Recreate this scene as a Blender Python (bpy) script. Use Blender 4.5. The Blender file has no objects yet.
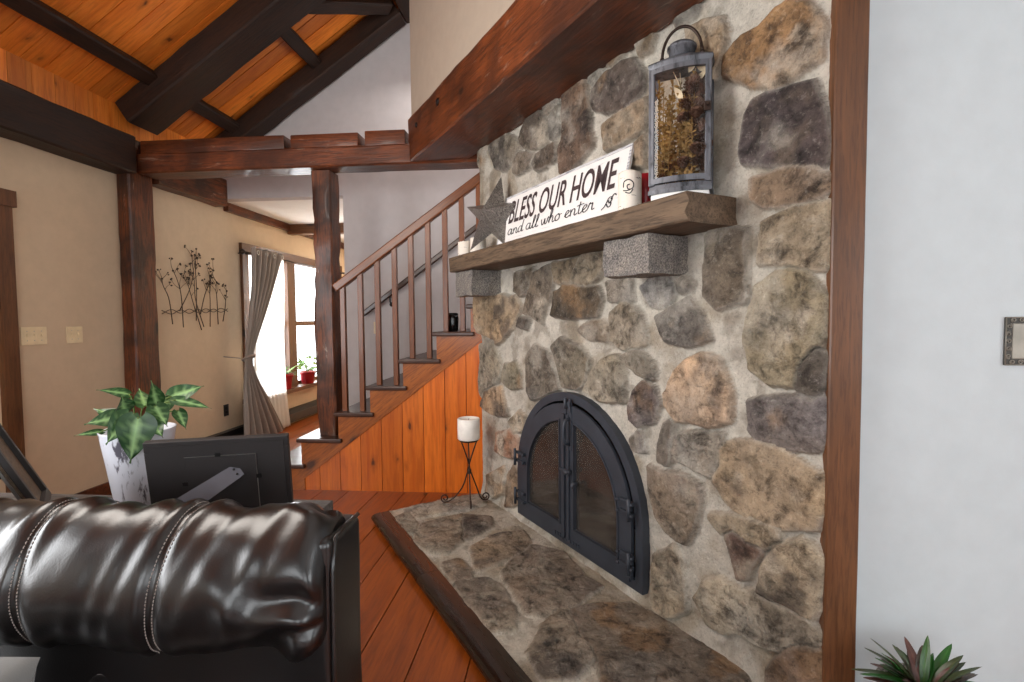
import bpy, bmesh, math, random
import numpy as np
from mathutils import Vector, Matrix, noise as mnoise
random.seed(7)
PI=math.pi
SC=bpy.context.scene
COL=SC.collection

# ------------------------------------------------------------------ helpers
def lin(c):
    out=[]
    for v in c[:3]:
        v=v/255.0
        out.append(v/12.92 if v<=.04045 else ((v+.055)/1.055)**2.4)
    return tuple(out)+(1.0,)

def link(o,parent=None):
    COL.objects.link(o)
    if parent is not None: o.parent=parent
    return o
def tag(o,label=None,cat=None,group=None,kind=None):
    if label: o['label']=label
    if cat: o['category']=cat
    if group: o['group']=group
    if kind: o['kind']=kind
    return o
def empty(name,loc=(0,0,0),rz=0,label=None,cat=None,group=None):
    o=bpy.data.objects.new(name,None); o.empty_display_size=.1
    link(o); o.location=loc; o.rotation_euler=(0,0,rz)
    return tag(o,label,cat,group)
def struct(o):
    o['kind']='structure'; return o
def copy_tree(o,parent=None):
    c=o.copy(); COL.objects.link(c); c.parent=parent
    for ch in list(o.children): copy_tree(ch,c)
    return c

class MB:
    """collects shapes, builds ONE mesh object"""
    def __init__(s): s.v=[]; s.f=[]; s.r=[]; s.sm=[]; s.col=None
    def add(s,vs,fs,rnd=0.0,smooth=False):
        b=len(s.v); s.v.extend([tuple(p) for p in vs]); 
        for f in fs: s.f.append(tuple(i+b for i in f)); s.sm.append(smooth)
        s.r.extend([rnd]*len(vs)); return b
    def box(s,x0,x1,y0,y1,z0,z1,M=None,rnd=0.0,ch=0.0):
        if ch<=0:
            vs=[(x,y,z) for z in (z0,z1) for y in (y0,y1) for x in (x0,x1)]
            fs=[(0,2,3,1),(4,5,7,6),(0,1,5,4),(2,6,7,3),(0,4,6,2),(1,3,7,5)]
        else:
            bm=bmesh.new(); bmesh.ops.create_cube(bm,size=1)
            for v in bm.verts: v.co=Vector(((x0+x1)/2+v.co.x*(x1-x0),(y0+y1)/2+v.co.y*(y1-y0),(z0+z1)/2+v.co.z*(z1-z0)))
            bmesh.ops.bevel(bm,geom=list(bm.edges),offset=ch,segments=2,affect='EDGES',profile=.5)
            bm.verts.index_update(); vs=[v.co.copy() for v in bm.verts]; fs=[[v.index for v in f.verts] for f in bm.faces]; bm.free()
        if M is not None: vs=[M@Vector(p) for p in vs]
        s.add(vs,fs,rnd); return s
    def prism(s,pts,z0,z1,M=None,rnd=0.0):
        """polygon pts (x,y) extruded z0..z1 then transformed by M"""
        n=len(pts)
        vs=[Vector((p[0],p[1],z0)) for p in pts]+[Vector((p[0],p[1],z1)) for p in pts]
        fs=[tuple(range(n-1,-1,-1)),tuple(range(n,2*n))]+[(i,(i+1)%n,n+(i+1)%n,n+i) for i in range(n)]
        if M is not None: vs=[M@p for p in vs]
        s.add(vs,fs,rnd); return s
    def tube(s,pts,r,seg=8,cap=True,closed=False,rnd=0.0):
        pts=[Vector(p) for p in pts]; n=len(pts)
        rs=r if isinstance(r,(list,tuple)) else [r]*n
        prev=None; vs=[]
        for i,p in enumerate(pts):
            if closed: d=pts[(i+1)%n]-pts[i-1]
            else: d=pts[min(i+1,n-1)]-pts[max(i-1,0)]
            if d.length<1e-9: d=Vector((0,0,1))
            d.normalize()
            if prev is None:
                a=Vector((0,0,1)) if abs(d.z)<.9 else Vector((1,0,0))
                u=d.cross(a).normalized()
            else:
                u=prev-d*prev.dot(d)
                if u.length<1e-6: u=d.orthogonal()
                u.normalize()
            prev=u; w=d.cross(u)
            for k in range(seg):
                a=2*PI*k/seg; vs.append(p+(u*math.cos(a)+w*math.sin(a))*rs[i])
        fs=[]
        m=n if closed else n-1
        for i in range(m):
            for k in range(seg):
                a=i*seg+k; b=i*seg+(k+1)%seg; c=((i+1)%n)*seg+(k+1)%seg; d=((i+1)%n)*seg+k
                fs.append((a,b,c,d))
        if cap and not closed:
            fs.append(tuple(range(seg-1,-1,-1))); fs.append(tuple(range((n-1)*seg,n*seg)))
        s.add(vs,fs,rnd,True); return s
    def lathe(s,prof,seg=24,M=None,sx=1,sy=1,rnd=0.0):
        """prof list of (r,z)"""
        vs=[];fs=[]
        for r,z in prof:
            for k in range(seg):
                a=2*PI*k/seg; vs.append(Vector((r*math.cos(a)*sx,r*math.sin(a)*sy,z)))
        n=len(prof)
        for i in range(n-1):
            for k in range(seg):
                fs.append((i*seg+k,i*seg+(k+1)%seg,(i+1)*seg+(k+1)%seg,(i+1)*seg+k))
        if prof[0][0]>1e-4: fs.append(tuple(range(seg-1,-1,-1)))
        if prof[-1][0]>1e-4: fs.append(tuple(range((n-1)*seg,n*seg)))
        if M is not None: vs=[M@v for v in vs]
        s.add(vs,fs,rnd,True); return s
    def ball(s,c,r,seg=10,sz=1):
        prof=[(max(1e-5,r*math.sin(PI*i/8)),-r*sz*math.cos(PI*i/8)) for i in range(9)]
        return s.lathe(prof,seg,Matrix.Translation(c))
    def grid(s,P,closeu=False,rnd=0.0):
        """P[i][j] points"""
        ni=len(P); nj=len(P[0])
        vs=[p for row in P for p in row]; fs=[]
        for i in range(ni-1):
            for j in range(nj-1 if not closeu else nj):
                fs.append((i*nj+j,i*nj+(j+1)%nj,(i+1)*nj+(j+1)%nj,(i+1)*nj+j))
        s.add(vs,fs,rnd,True); return s
    def build(s,name,mat,parent=None,smooth=None,loc=None,M=None,col=None):
        me=bpy.data.meshes.new(name); me.from_pydata(s.v,[],s.f); me.update()
        sm=s.sm if smooth is None else [smooth]*len(s.f)
        me.polygons.foreach_set('use_smooth',sm)
        at=me.attributes.new('rnd','FLOAT','POINT'); at.data.foreach_set('value',s.r)
        if col is not None:
            ca=me.attributes.new('Col','FLOAT_COLOR','POINT'); ca.data.foreach_set('color',np.asarray(col,dtype=np.float32).ravel())
        me.materials.append(mat)
        o=bpy.data.objects.new(name,me); link(o,parent)
        if M is not None:
            if parent is None: o.matrix_world=M
            else: o.matrix_local=M
        elif loc is not None: o.location=loc
        bm=bmesh.new(); bm.from_mesh(me); bmesh.ops.recalc_face_normals(bm,faces=bm.faces); bm.to_mesh(me); bm.free()
        return o

def autosmooth(o,ang=40):
    me=o.data; me.polygons.foreach_set('use_smooth',[True]*len(me.polygons))
    bm=bmesh.new(); bm.from_mesh(me)
    for e in bm.edges:
        if len(e.link_faces)==2 and e.calc_face_angle(0)>math.radians(ang): e.smooth=False
    bm.to_mesh(me); bm.free(); return o

def catmull(pts,n):
    pts=[Vector(p) for p in pts]; P=[pts[0]*2-pts[1]]+pts+[pts[-1]*2-pts[-2]]
    out=[]; m=len(pts)-1
    for k in range(n):
        u=k/(n-1)*m; i=min(int(u),m-1); f=u-i
        a,b,c,d=P[i],P[i+1],P[i+2],P[i+3]
        out.append(.5*((2*b)+(c-a)*f+(2*a-5*b+4*c-d)*f*f+(3*b-a-3*c+d)*f**3))
    return out

def vnoise(x,y,seed=0):
    """vectorised value noise"""
    xi=np.floor(x).astype(np.int64); yi=np.floor(y).astype(np.int64); xf=x-xi; yf=y-yi
    def h(a,b):
        n=(a*374761393+b*668265263+seed*974711)&0x7fffffff
        n=((n^(n>>13))*1274126177)&0x7fffffff
        n=n^(n>>16)
        return (n&0xffff)/65535.0
    u=xf*xf*(3-2*xf); v=yf*yf*(3-2*yf)
    return (h(xi,yi)*(1-u)+h(xi+1,yi)*u)*(1-v)+(h(xi,yi+1)*(1-u)+h(xi+1,yi+1)*u)*v
def fbm(x,y,oct=4,seed=0):
    s=0;a=.5;t=0
    for o in range(oct):
        s=s+a*vnoise(x*2**o,y*2**o,seed+o*17); t+=a; a*=.5
    return s/t-.5
def sstep(a,b,x):
    t=np.clip((x-a)/(b-a),0,1); return t*t*(3-2*t)

# ------------------------------------------------------------------ materials
class NT:
    def __init__(s,name):
        s.m=bpy.data.materials.new(name); s.m.use_nodes=True; s.t=s.m.node_tree; s.n=s.t.nodes
        s.b=s.n['Principled BSDF']; s.x=0
    def new(s,typ,**kw):
        nd=s.n.new(typ)
        for k,v in kw.items():
            if k in nd.inputs.keys(): nd.inputs[k].default_value=v
            else: setattr(nd,k,v)
        return nd
    def l(s,a,b): s.t.links.new(a,b)
    def coords(s,scale=(1,1,1),rnd=0.0):
        tc=s.new('ShaderNodeTexCoord'); mp=s.new('ShaderNodeMapping'); mp.inputs['Scale'].default_value=scale
        if rnd:
            at=s.new('ShaderNodeAttribute',attribute_name='rnd'); vm=s.new('ShaderNodeVectorMath',operation='MULTIPLY_ADD')
            vm.inputs[1].default_value=(rnd,rnd*.7,rnd*1.3); s.l(at.outputs['Fac'],vm.inputs[0]); s.l(tc.outputs['Object'],vm.inputs[2]); s.l(vm.outputs[0],mp.inputs['Vector'])
        else: s.l(tc.outputs['Object'],mp.inputs['Vector'])
        return mp.outputs['Vector']
    def noise(s,vec,scale,detail=4,rough=.55,dist=0):
        nd=s.new('ShaderNodeTexNoise',Scale=scale,Detail=detail,Roughness=rough,Distortion=dist); s.l(vec,nd.inputs['Vector']); return nd.outputs['Fac']
    def ramp(s,fac,stops):
        nd=s.new('ShaderNodeValToRGB'); e=nd.color_ramp.elements
        while len(e)<len(stops): e.new(.5)
        for i,(p,c) in enumerate(stops): e[i].position=p; e[i].color=c if len(c)==4 else lin(c)
        s.l(fac,nd.inputs['Fac']); return nd.outputs['Color']
    def mix(s,fac,a,b,mode='MIX'):
        nd=s.new('ShaderNodeMix',data_type='RGBA',blend_type=mode)
        for sock,v in ((nd.inputs[0],fac),(nd.inputs[6],a),(nd.inputs[7],b)):
            if hasattr(v,'is_linked') or hasattr(v,'links'): s.l(v,sock)
            else: sock.default_value=v
        return nd.outputs[2]
    def math(s,op,a,b=0.0,c=0.0):
        nd=s.new('ShaderNodeMath',operation=op)
        for i,v in enumerate((a,b,c)):
            if hasattr(v,'links'): s.l(v,nd.inputs[i])
            else: nd.inputs[i].default_value=v
        return nd.outputs[0]
    def bump(s,h,strength=.3,dist=.01):
        nd=s.new('ShaderNodeBump',Strength=strength,Distance=dist); s.l(h,nd.inputs['Height']); s.l(nd.outputs[0],s.b.inputs['Normal'])
    def base(s,c):
        if hasattr(c,'links'): s.l(c,s.b.inputs['Base Color'])
        else: s.b.inputs['Base Color'].default_value=c
    def set(s,**kw):
        for k,v in kw.items():
            k=k.replace('_',' ')
            if hasattr(v,'links'): s.l(v,s.b.inputs[k])
            else: s.b.inputs[k].default_value=v
        return s

def plain(name,c,rough=.6,metal=0,bump=0,bscale=200,var=.06,spec=.5):
    t=NT(name); v=t.coords()
    n=t.noise(v,12,4); c=lin(c)
    lo=tuple(x*(1-var*2) for x in c[:3])+(1,); hi=tuple(min(1,x*(1+var*2)) for x in c[:3])+(1,)
    t.base(t.ramp(n,[(.3,lo),(.7,hi)])); t.set(Roughness=rough,Metallic=metal)
    t.b.inputs['Specular IOR Level'].default_value=spec
    if bump: t.bump(t.noise(v,bscale,3),bump,.004)
    return t.m

def wood(name,c_lo,c_hi,c_dark,rough=.5,gscale=1.0,knots=0.0,bump=.15,rnd=9.0,streak=.5,kscale=2.2,blot=None,coat=0.0,plankvar=.25,spec=.35,scuff=0.0):
    """grain runs along local X"""
    t=NT(name)
    v=t.coords((1.2*gscale,14*gscale,14*gscale),rnd)
    v2=t.coords((1,1,1),rnd)
    g=t.noise(v,2.2,6,.6,.6)
    g2=t.noise(v,9,4,.6,.3)
    col=t.ramp(g,[(.3,c_lo),(.68,c_hi)])
    dk=t.ramp(g2,[(.38,(0,0,0)),(.52,(255,255,255))])
    col=t.mix(t.math('MULTIPLY',t.math('SUBTRACT',1.0,dk),streak),col,lin(c_dark))
    if blot:
        b=t.noise(v2,3.0,5,.6,.4)
        col=t.mix(t.ramp(b,[(.42,(0,0,0)),(.66,(235,235,235))]),col,lin(blot))
    if plankvar:
        at=t.new('ShaderNodeAttribute',attribute_name='rnd')
        sc=t.math('MULTIPLY_ADD',at.outputs['Fac'],plankvar,1-plankvar*.5)
        hv=t.new('ShaderNodeHueSaturation'); t.l(col,hv.inputs['Color']); t.l(sc,hv.inputs['Value']); col=hv.outputs['Color']
    if scuff:
        sv=t.coords((5,26,26),rnd); sn=t.noise(sv,1.0,6,.7,.5); sb=t.noise(v2,2.2,2,.5)
        sf=t.math('MULTIPLY',t.ramp(sn,[(.60,(0,0,0)),(.67,(255,255,255))]),t.ramp(sb,[(.5,(0,0,0)),(.6,(255,255,255))]))
        col=t.mix(t.math('MULTIPLY',sf,scuff),col,lin((176,156,138)))
    if knots:
        kv=t.coords((1.0,2.0,2.0),rnd)
        wn=t.new('ShaderNodeTexNoise',Scale=7.0,Detail=3); t.l(kv,wn.inputs['Vector'])
        vm=t.new('ShaderNodeVectorMath',operation='MULTIPLY_ADD'); vm.inputs[1].default_value=(.16,.12,.12); t.l(wn.outputs['Color'],vm.inputs[0]); t.l(kv,vm.inputs[2])
        vo=t.new('ShaderNodeTexVoronoi',Scale=kscale); t.l(vm.outputs[0],vo.inputs['Vector'])
        k=t.ramp(vo.outputs['Distance'],[(.08,(255,255,255)),(.15,(150,150,150)),(.32,(0,0,0))])
        # only some cells carry a knot
        sel=t.new('ShaderNodeSeparateColor'); t.l(vo.outputs['Color'],sel.inputs[0])
        on=t.math('LESS_THAN',sel.outputs[0],knots)
        kk=t.math('MULTIPLY',t.math('MULTIPLY',k,on),.9)
        col=t.mix(kk,col,lin(tuple(x*.55 for x in c_dark)))
    t.base(col)
    rr=t.math('MULTIPLY_ADD',g,.25,rough-.12)
    t.set(Roughness=rr)
    t.b.inputs['Specular IOR Level'].default_value=spec
    if coat: t.set(Coat_Weight=coat,Coat_Roughness=.15)
    t.bump(t.math('ADD',g,t.math('MULTIPLY',g2,.6)),bump,.006)
    return t.m

M={}
M['wall_warm']=plain('wall_warm_paint',(198,175,147),.9,var=.02,bump=.08,bscale=260)
M['wall_dimmed']=plain('wall_dimmed_paint',(168,154,138),.9,var=.02,bump=.08,bscale=260)  # dimmer light above the chimney beam is put into this colour
M['wall_grey']=plain('wall_grey_paint',(190,183,182),.9,var=.02,bump=.08,bscale=260)
M['wall_white']=plain('wall_white_paint',(194,202,205),.85,var=.015,bump=.08,bscale=260)
M['ceil_white']=plain('ceiling_white_paint',(236,234,230),.9,var=.01)
M['pine_ceiling']=wood('pine_ceiling',(202,102,30),(230,136,52),(126,54,14),.45,gscale=.5,knots=.55,streak=.25,kscale=4.2,plankvar=.5,coat=.2)
M['pine_panel']=wood('pine_panel',(174,80,14),(206,108,26),(112,44,8),.42,gscale=.45,knots=.75,streak=.25,kscale=4.4,plankvar=.36,coat=.2)
M['pine_floor']=wood('pine_floor',(126,58,15),(160,80,24),(84,36,9),.34,gscale=.6,knots=.3,streak=.3,kscale=3.4,plankvar=.45,coat=.4)
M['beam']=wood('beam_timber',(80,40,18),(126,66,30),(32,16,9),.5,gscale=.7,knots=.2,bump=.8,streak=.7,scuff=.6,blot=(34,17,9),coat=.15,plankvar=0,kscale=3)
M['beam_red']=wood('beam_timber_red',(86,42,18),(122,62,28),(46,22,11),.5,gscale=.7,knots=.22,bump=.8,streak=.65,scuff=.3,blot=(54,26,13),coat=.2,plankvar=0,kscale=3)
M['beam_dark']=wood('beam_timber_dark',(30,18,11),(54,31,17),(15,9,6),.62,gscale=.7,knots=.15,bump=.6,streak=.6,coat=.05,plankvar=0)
M['trim']=wood('trim_wood',(82,50,26),(110,70,40),(46,27,15),.5,knots=.55,bump=.12,streak=.35,kscale=2.6,coat=.25,plankvar=0)
M['stair_dark']=wood('stair_dark_wood',(46,24,12),(70,38,20),(26,13,8),.4,bump=.1,streak=.4,coat=.3,plankvar=0)
M['stringer']=wood('stringer_wood',(124,62,14),(162,90,28),(78,36,10),.42,bump=.12,streak=.5,knots=.2,coat=.25,plankvar=0)
M['rail']=wood('rail_wood',(92,48,18),(124,68,30),(56,28,12),.4,bump=.08,streak=.4,coat=.3,plankvar=0)
M['mantel']=wood('mantel_wood',(82,67,53),(114,95,76),(46,37,30),.7,bump=.4,streak=.6,knots=.15,plankvar=0)
M['edging']=wood('edging_wood',(26,16,11),(40,26,18),(16,10,7),.28,bump=.1,streak=.4,coat=.6,plankvar=0)
M['grey_wood']=wood('grey_wood',(72,68,66),(112,106,102),(44,41,40),.6,bump=.3,streak=.5,plankvar=.3)
M['black_iron']=plain('black_iron',(58,63,72),.5,.25,bump=.12,bscale=300)
M['art_metal']=plain('brown_wire_metal',(70,56,44),.5,.5)
M['dark_metal']=plain('dark_wire_metal',(58,46,40),.4,.7)
M['black_metal']=plain('black_metal',(30,28,28),.45,.6)
M['plate_ivory']=plain('ivory_plastic',(222,202,164),.4)
M['frame_black']=plain('black_board',(33,28,28),.6,bump=.1)
M['strut_grey']=plain('grey_strut',(84,82,90),.5)
M['silver']=plain('silver_clip',(176,172,168),.3,.9)
M['pewter']=plain('pewter_plate',(132,126,116),.45,.55,var=.15)
M['pewter_dark']=plain('pewter_recess',(62,60,56),.5,.6)
M['wax']=plain('white_wax',(238,234,226),.5)
M['red']=plain('red_glaze',(150,24,34),.35)
M['soil']=plain('potting_soil',(48,34,26),.95,bump=.6,bscale=120)
M['heater']=plain('heater_dark_metal',(66,60,54),.5,.3)
M['black_plastic']=plain('black_gloss',(20,22,24),.2)
M['fire_inside']=plain('sooty_brick',(60,50,44),.9,bump=.5,bscale=60)
M['ash']=plain('ash_grey',(140,132,124),.95,bump=.5,bscale=80)
M['pine_cone']=plain('pine_cone_brown',(84,56,40),.8,var=.2)

def m_leather():
    t=NT('brown_black_leather'); v=t.coords()
    n=t.noise(v,5,4); t.base(t.ramp(n,[(.3,(13,11,11)),(.7,(22,18,18))]))
    t.set(Roughness=.3,Coat_Weight=.35,Coat_Roughness=.22)
    vo=t.new('ShaderNodeTexVoronoi',Scale=260.0); t.l(v,vo.inputs['Vector'])
    t.bump(t.math('ADD',vo.outputs['Distance'],t.math('MULTIPLY',t.noise(v,30,3),1.6)),.06,.004); return t.m
M['leather']=m_leather()
M['thread']=plain('grey_thread',(150,140,134),.7)
def m_stone(name,bstr=.9):
    t=NT(name); v=t.coords()
    at=t.new('ShaderNodeAttribute',attribute_name='Col')
    n=t.noise(v,14,8,.7,.4); n2=t.noise(v,44,6,.75); n3=t.noise(v,120,3,.7)
    f=t.ramp(n,[(.32,(104,98,92)),(.5,(235,235,235)),(.68,(255,255,255))])
    c=t.mix(t.math('MULTIPLY_ADD',at.outputs['Alpha'],.75,.25),at.outputs['Color'],f,'MULTIPLY')
    sp=t.ramp(n2,[(.30,(120,114,106)),(.45,(255,255,255))])
    c=t.mix(t.math('MULTIPLY_ADD',at.outputs['Alpha'],.62,.08),c,sp,'MULTIPLY')
    hl=t.ramp(n2,[(.55,(0,0,0)),(.70,(120,117,110))])
    c=t.mix(.7,c,hl,'ADD')
    hl3=t.ramp(n3,[(.3,(160,160,160)),(.5,(255,255,255))]); c=t.mix(.45,c,hl3,'MULTIPLY')
    t.base(c); t.set(Roughness=.88)
    t.bump(t.math('ADD',t.math('MULTIPLY',n,1.0),t.math('ADD',t.math('MULTIPLY',n2,.5),t.math('MULTIPLY',n3,.15))),bstr,.02); return t.m
M['stone']=m_stone('field_stone_and_mortar')
def m_granite():
    t=NT('split_granite'); v=t.coords()
    n=t.noise(v,150,3,.7); n2=t.noise(v,14,4)
    c=t.ramp(n,[(.34,(82,80,78)),(.48,(122,118,114)),(.62,(166,160,152))])
    c=t.mix(.5,c,t.ramp(n2,[(.35,(150,150,160)),(.65,(255,250,240))]),'MULTIPLY')
    t.base(c); t.set(Roughness=.85); t.bump(t.math('ADD',n,n2),.5,.008); return t.m
M['granite']=m_granite()
def m_glass(name,tint=(1,1,1,1),rough=0.0):
    t=NT(name); v=t.coords(); t.base(tint); t.set(Roughness=rough,IOR=1.45,Transmission_Weight=1.0)
    return t.m
def m_thin(name):
    t=NT(name); v=t.coords(); t.set(Roughness=.02); t.base((1,1,1,1))
    tr=t.new('ShaderNodeBsdfTransparent'); gl=t.new('ShaderNodeBsdfGlossy'); gl.inputs['Roughness'].default_value=.02
    fr=t.new('ShaderNodeFresnel'); fr.inputs['IOR'].default_value=1.45
    ge=t.new('ShaderNodeNewGeometry'); fa=t.math('MULTIPLY',fr.outputs[0],t.math('SUBTRACT',1.0,ge.outputs['Backfacing']))
    mx=t.new('ShaderNodeMixShader'); t.l(fa,mx.inputs[0]); t.l(tr.outputs[0],mx.inputs[1]); t.l(gl.outputs[0],mx.inputs[2])
    out=[n for n in t.n if n.type=='OUTPUT_MATERIAL'][0]; t.l(mx.outputs[0],out.inputs[0]); return t.m
M['glass']=m_thin('window_glass')
def m_stoveglass():
    t=NT('smoky_stove_glass'); v=t.coords()
    n=t.noise(v,5,4,.6)
    t.base(t.ramp(n,[(.3,(120,112,104)),(.7,(176,168,160))])); t.set(Roughness=t.math('MULTIPLY_ADD',n,.1,.01),IOR=1.5,Transmission_Weight=.88); return t.m
M['stove_glass']=m_stoveglass()
def m_fabric(name,c,scale=500,rough=.85,sheen=.3):
    t=NT(name); v=t.coords(); n=t.noise(v,scale,2); n2=t.noise(v,6,3)
    c=lin(c); t.base(t.ramp(n2,[(.3,tuple(x*.88 for x in c[:3])+(1,)),(.7,c)])); t.set(Roughness=rough,Sheen_Weight=sheen); t.bump(n,.15,.003); return t.m
M['curtain']=m_fabric('grey_curtain_cloth',(150,140,132))
M['pillow']=m_fabric('grey_pillow_cloth',(104,104,102))
def m_sheer():
    t=NT('white_sheer_cloth'); v=t.coords(); n=t.noise(v,30,3)
    t.base(t.ramp(n,[(.3,(240,238,234)),(.7,(252,250,246))])); t.set(Roughness=.8)
    tr=t.new('ShaderNodeBsdfTranslucent'); tr.inputs[0].default_value=(.95,.94,.92,1)
    mx=t.new('ShaderNodeMixShader'); mx.inputs[0].default_value=.6
    out=[n for n in t.n if n.type=='OUTPUT_MATERIAL'][0]
    t.l(t.b.outputs[0],mx.inputs[1]); t.l(tr.outputs[0],mx.inputs[2]); t.l(mx.outputs[0],out.inputs[0]); return t.m
M['sheer']=m_sheer()
def m_leaf(name,rough=.35):
    t=NT(name); at=t.new('ShaderNodeAttribute',attribute_name='Col'); v=t.coords(); n=t.noise(v,40,3)
    t.base(t.mix(.35,at.outputs['Color'],t.ramp(n,[(.3,(170,170,170)),(.7,(255,255,255))]),'MULTIPLY')); t.set(Roughness=rough); return t.m
M['leaf']=m_leaf('leaf_green')
M['stem']=plain('stem_green',(96,120,52),.5)
M['stem_brown']=plain('twig_brown',(110,78,52),.7)
M['dried_gold']=plain('dried_gold_foliage',(136,106,58),.8,var=.25)
M['dried_pale']=plain('dried_pale_leaf',(206,190,160),.8,var=.1)
def m_distress(name,c_top,c_under,th=(.56,.64),scale=(3,14,14),ns=2.0,rough=.55,metal=0):
    t=NT(name); v=t.coords(scale); n=t.noise(v,ns,6,.65,.4)
    t.base(t.mix(t.ramp(n,[(th[0],(0,0,0)),(th[1],(255,255,255))]),lin(c_top),lin(c_under))); t.set(Roughness=rough,Metallic=metal); t.bump(n,.15,.004); return t.m
M['pot_white']=m_distress('distressed_white_metal',(226,228,238),(96,92,104),(.56,.62),(24,24,4),1.2,.45)
M['sign_white']=m_distress('painted_white_board',(232,230,228),(186,188,194),(.6,.72),(3,30,30),1.6,.7)
M['sign_edge']=m_distress('worn_grey_paint',(206,206,208),(120,124,132),(.5,.62),(5,30,60),2.0,.7)
M['sign_ink']=plain('dark_sign_ink',(62,48,50),.7,var=.1)
M['sign_ink_script']=plain('black_sign_ink',(36,34,38),.7)
M['birch']=m_distress('birch_bark',(232,224,212),(84,72,62),(.62,.68),(14,14,50),2.0,.7)
M['galv']=m_distress('galvanised_grey_metal',(98,100,106),(44,46,50),(.48,.66),(18,18,5),2.0,.5,.45)
M['white_wash']=m_distress('whitewashed_wood',(236,234,230),(150,146,140),(.6,.7),(12,12,12),3.0,.6)
def m_star():
    t=NT('embossed_dark_tin'); v=t.coords()
    w=t.new('ShaderNodeTexVoronoi',Scale=38.0,feature='DISTANCE_TO_EDGE'); t.l(v,w.inputs['Vector'])
    n=t.noise(v,22,3,.6,1.5)
    s=t.math('SINE',t.math('MULTIPLY',n,60.0))
    c=t.ramp(t.math('MULTIPLY_ADD',s,.5,.5),[(.3,(104,100,96)),(.6,(160,154,148))])
    t.base(c); t.set(Roughness=.42,Metallic=.6); t.bump(s,.2,.003); return t.m
M['star']=m_star()
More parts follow.
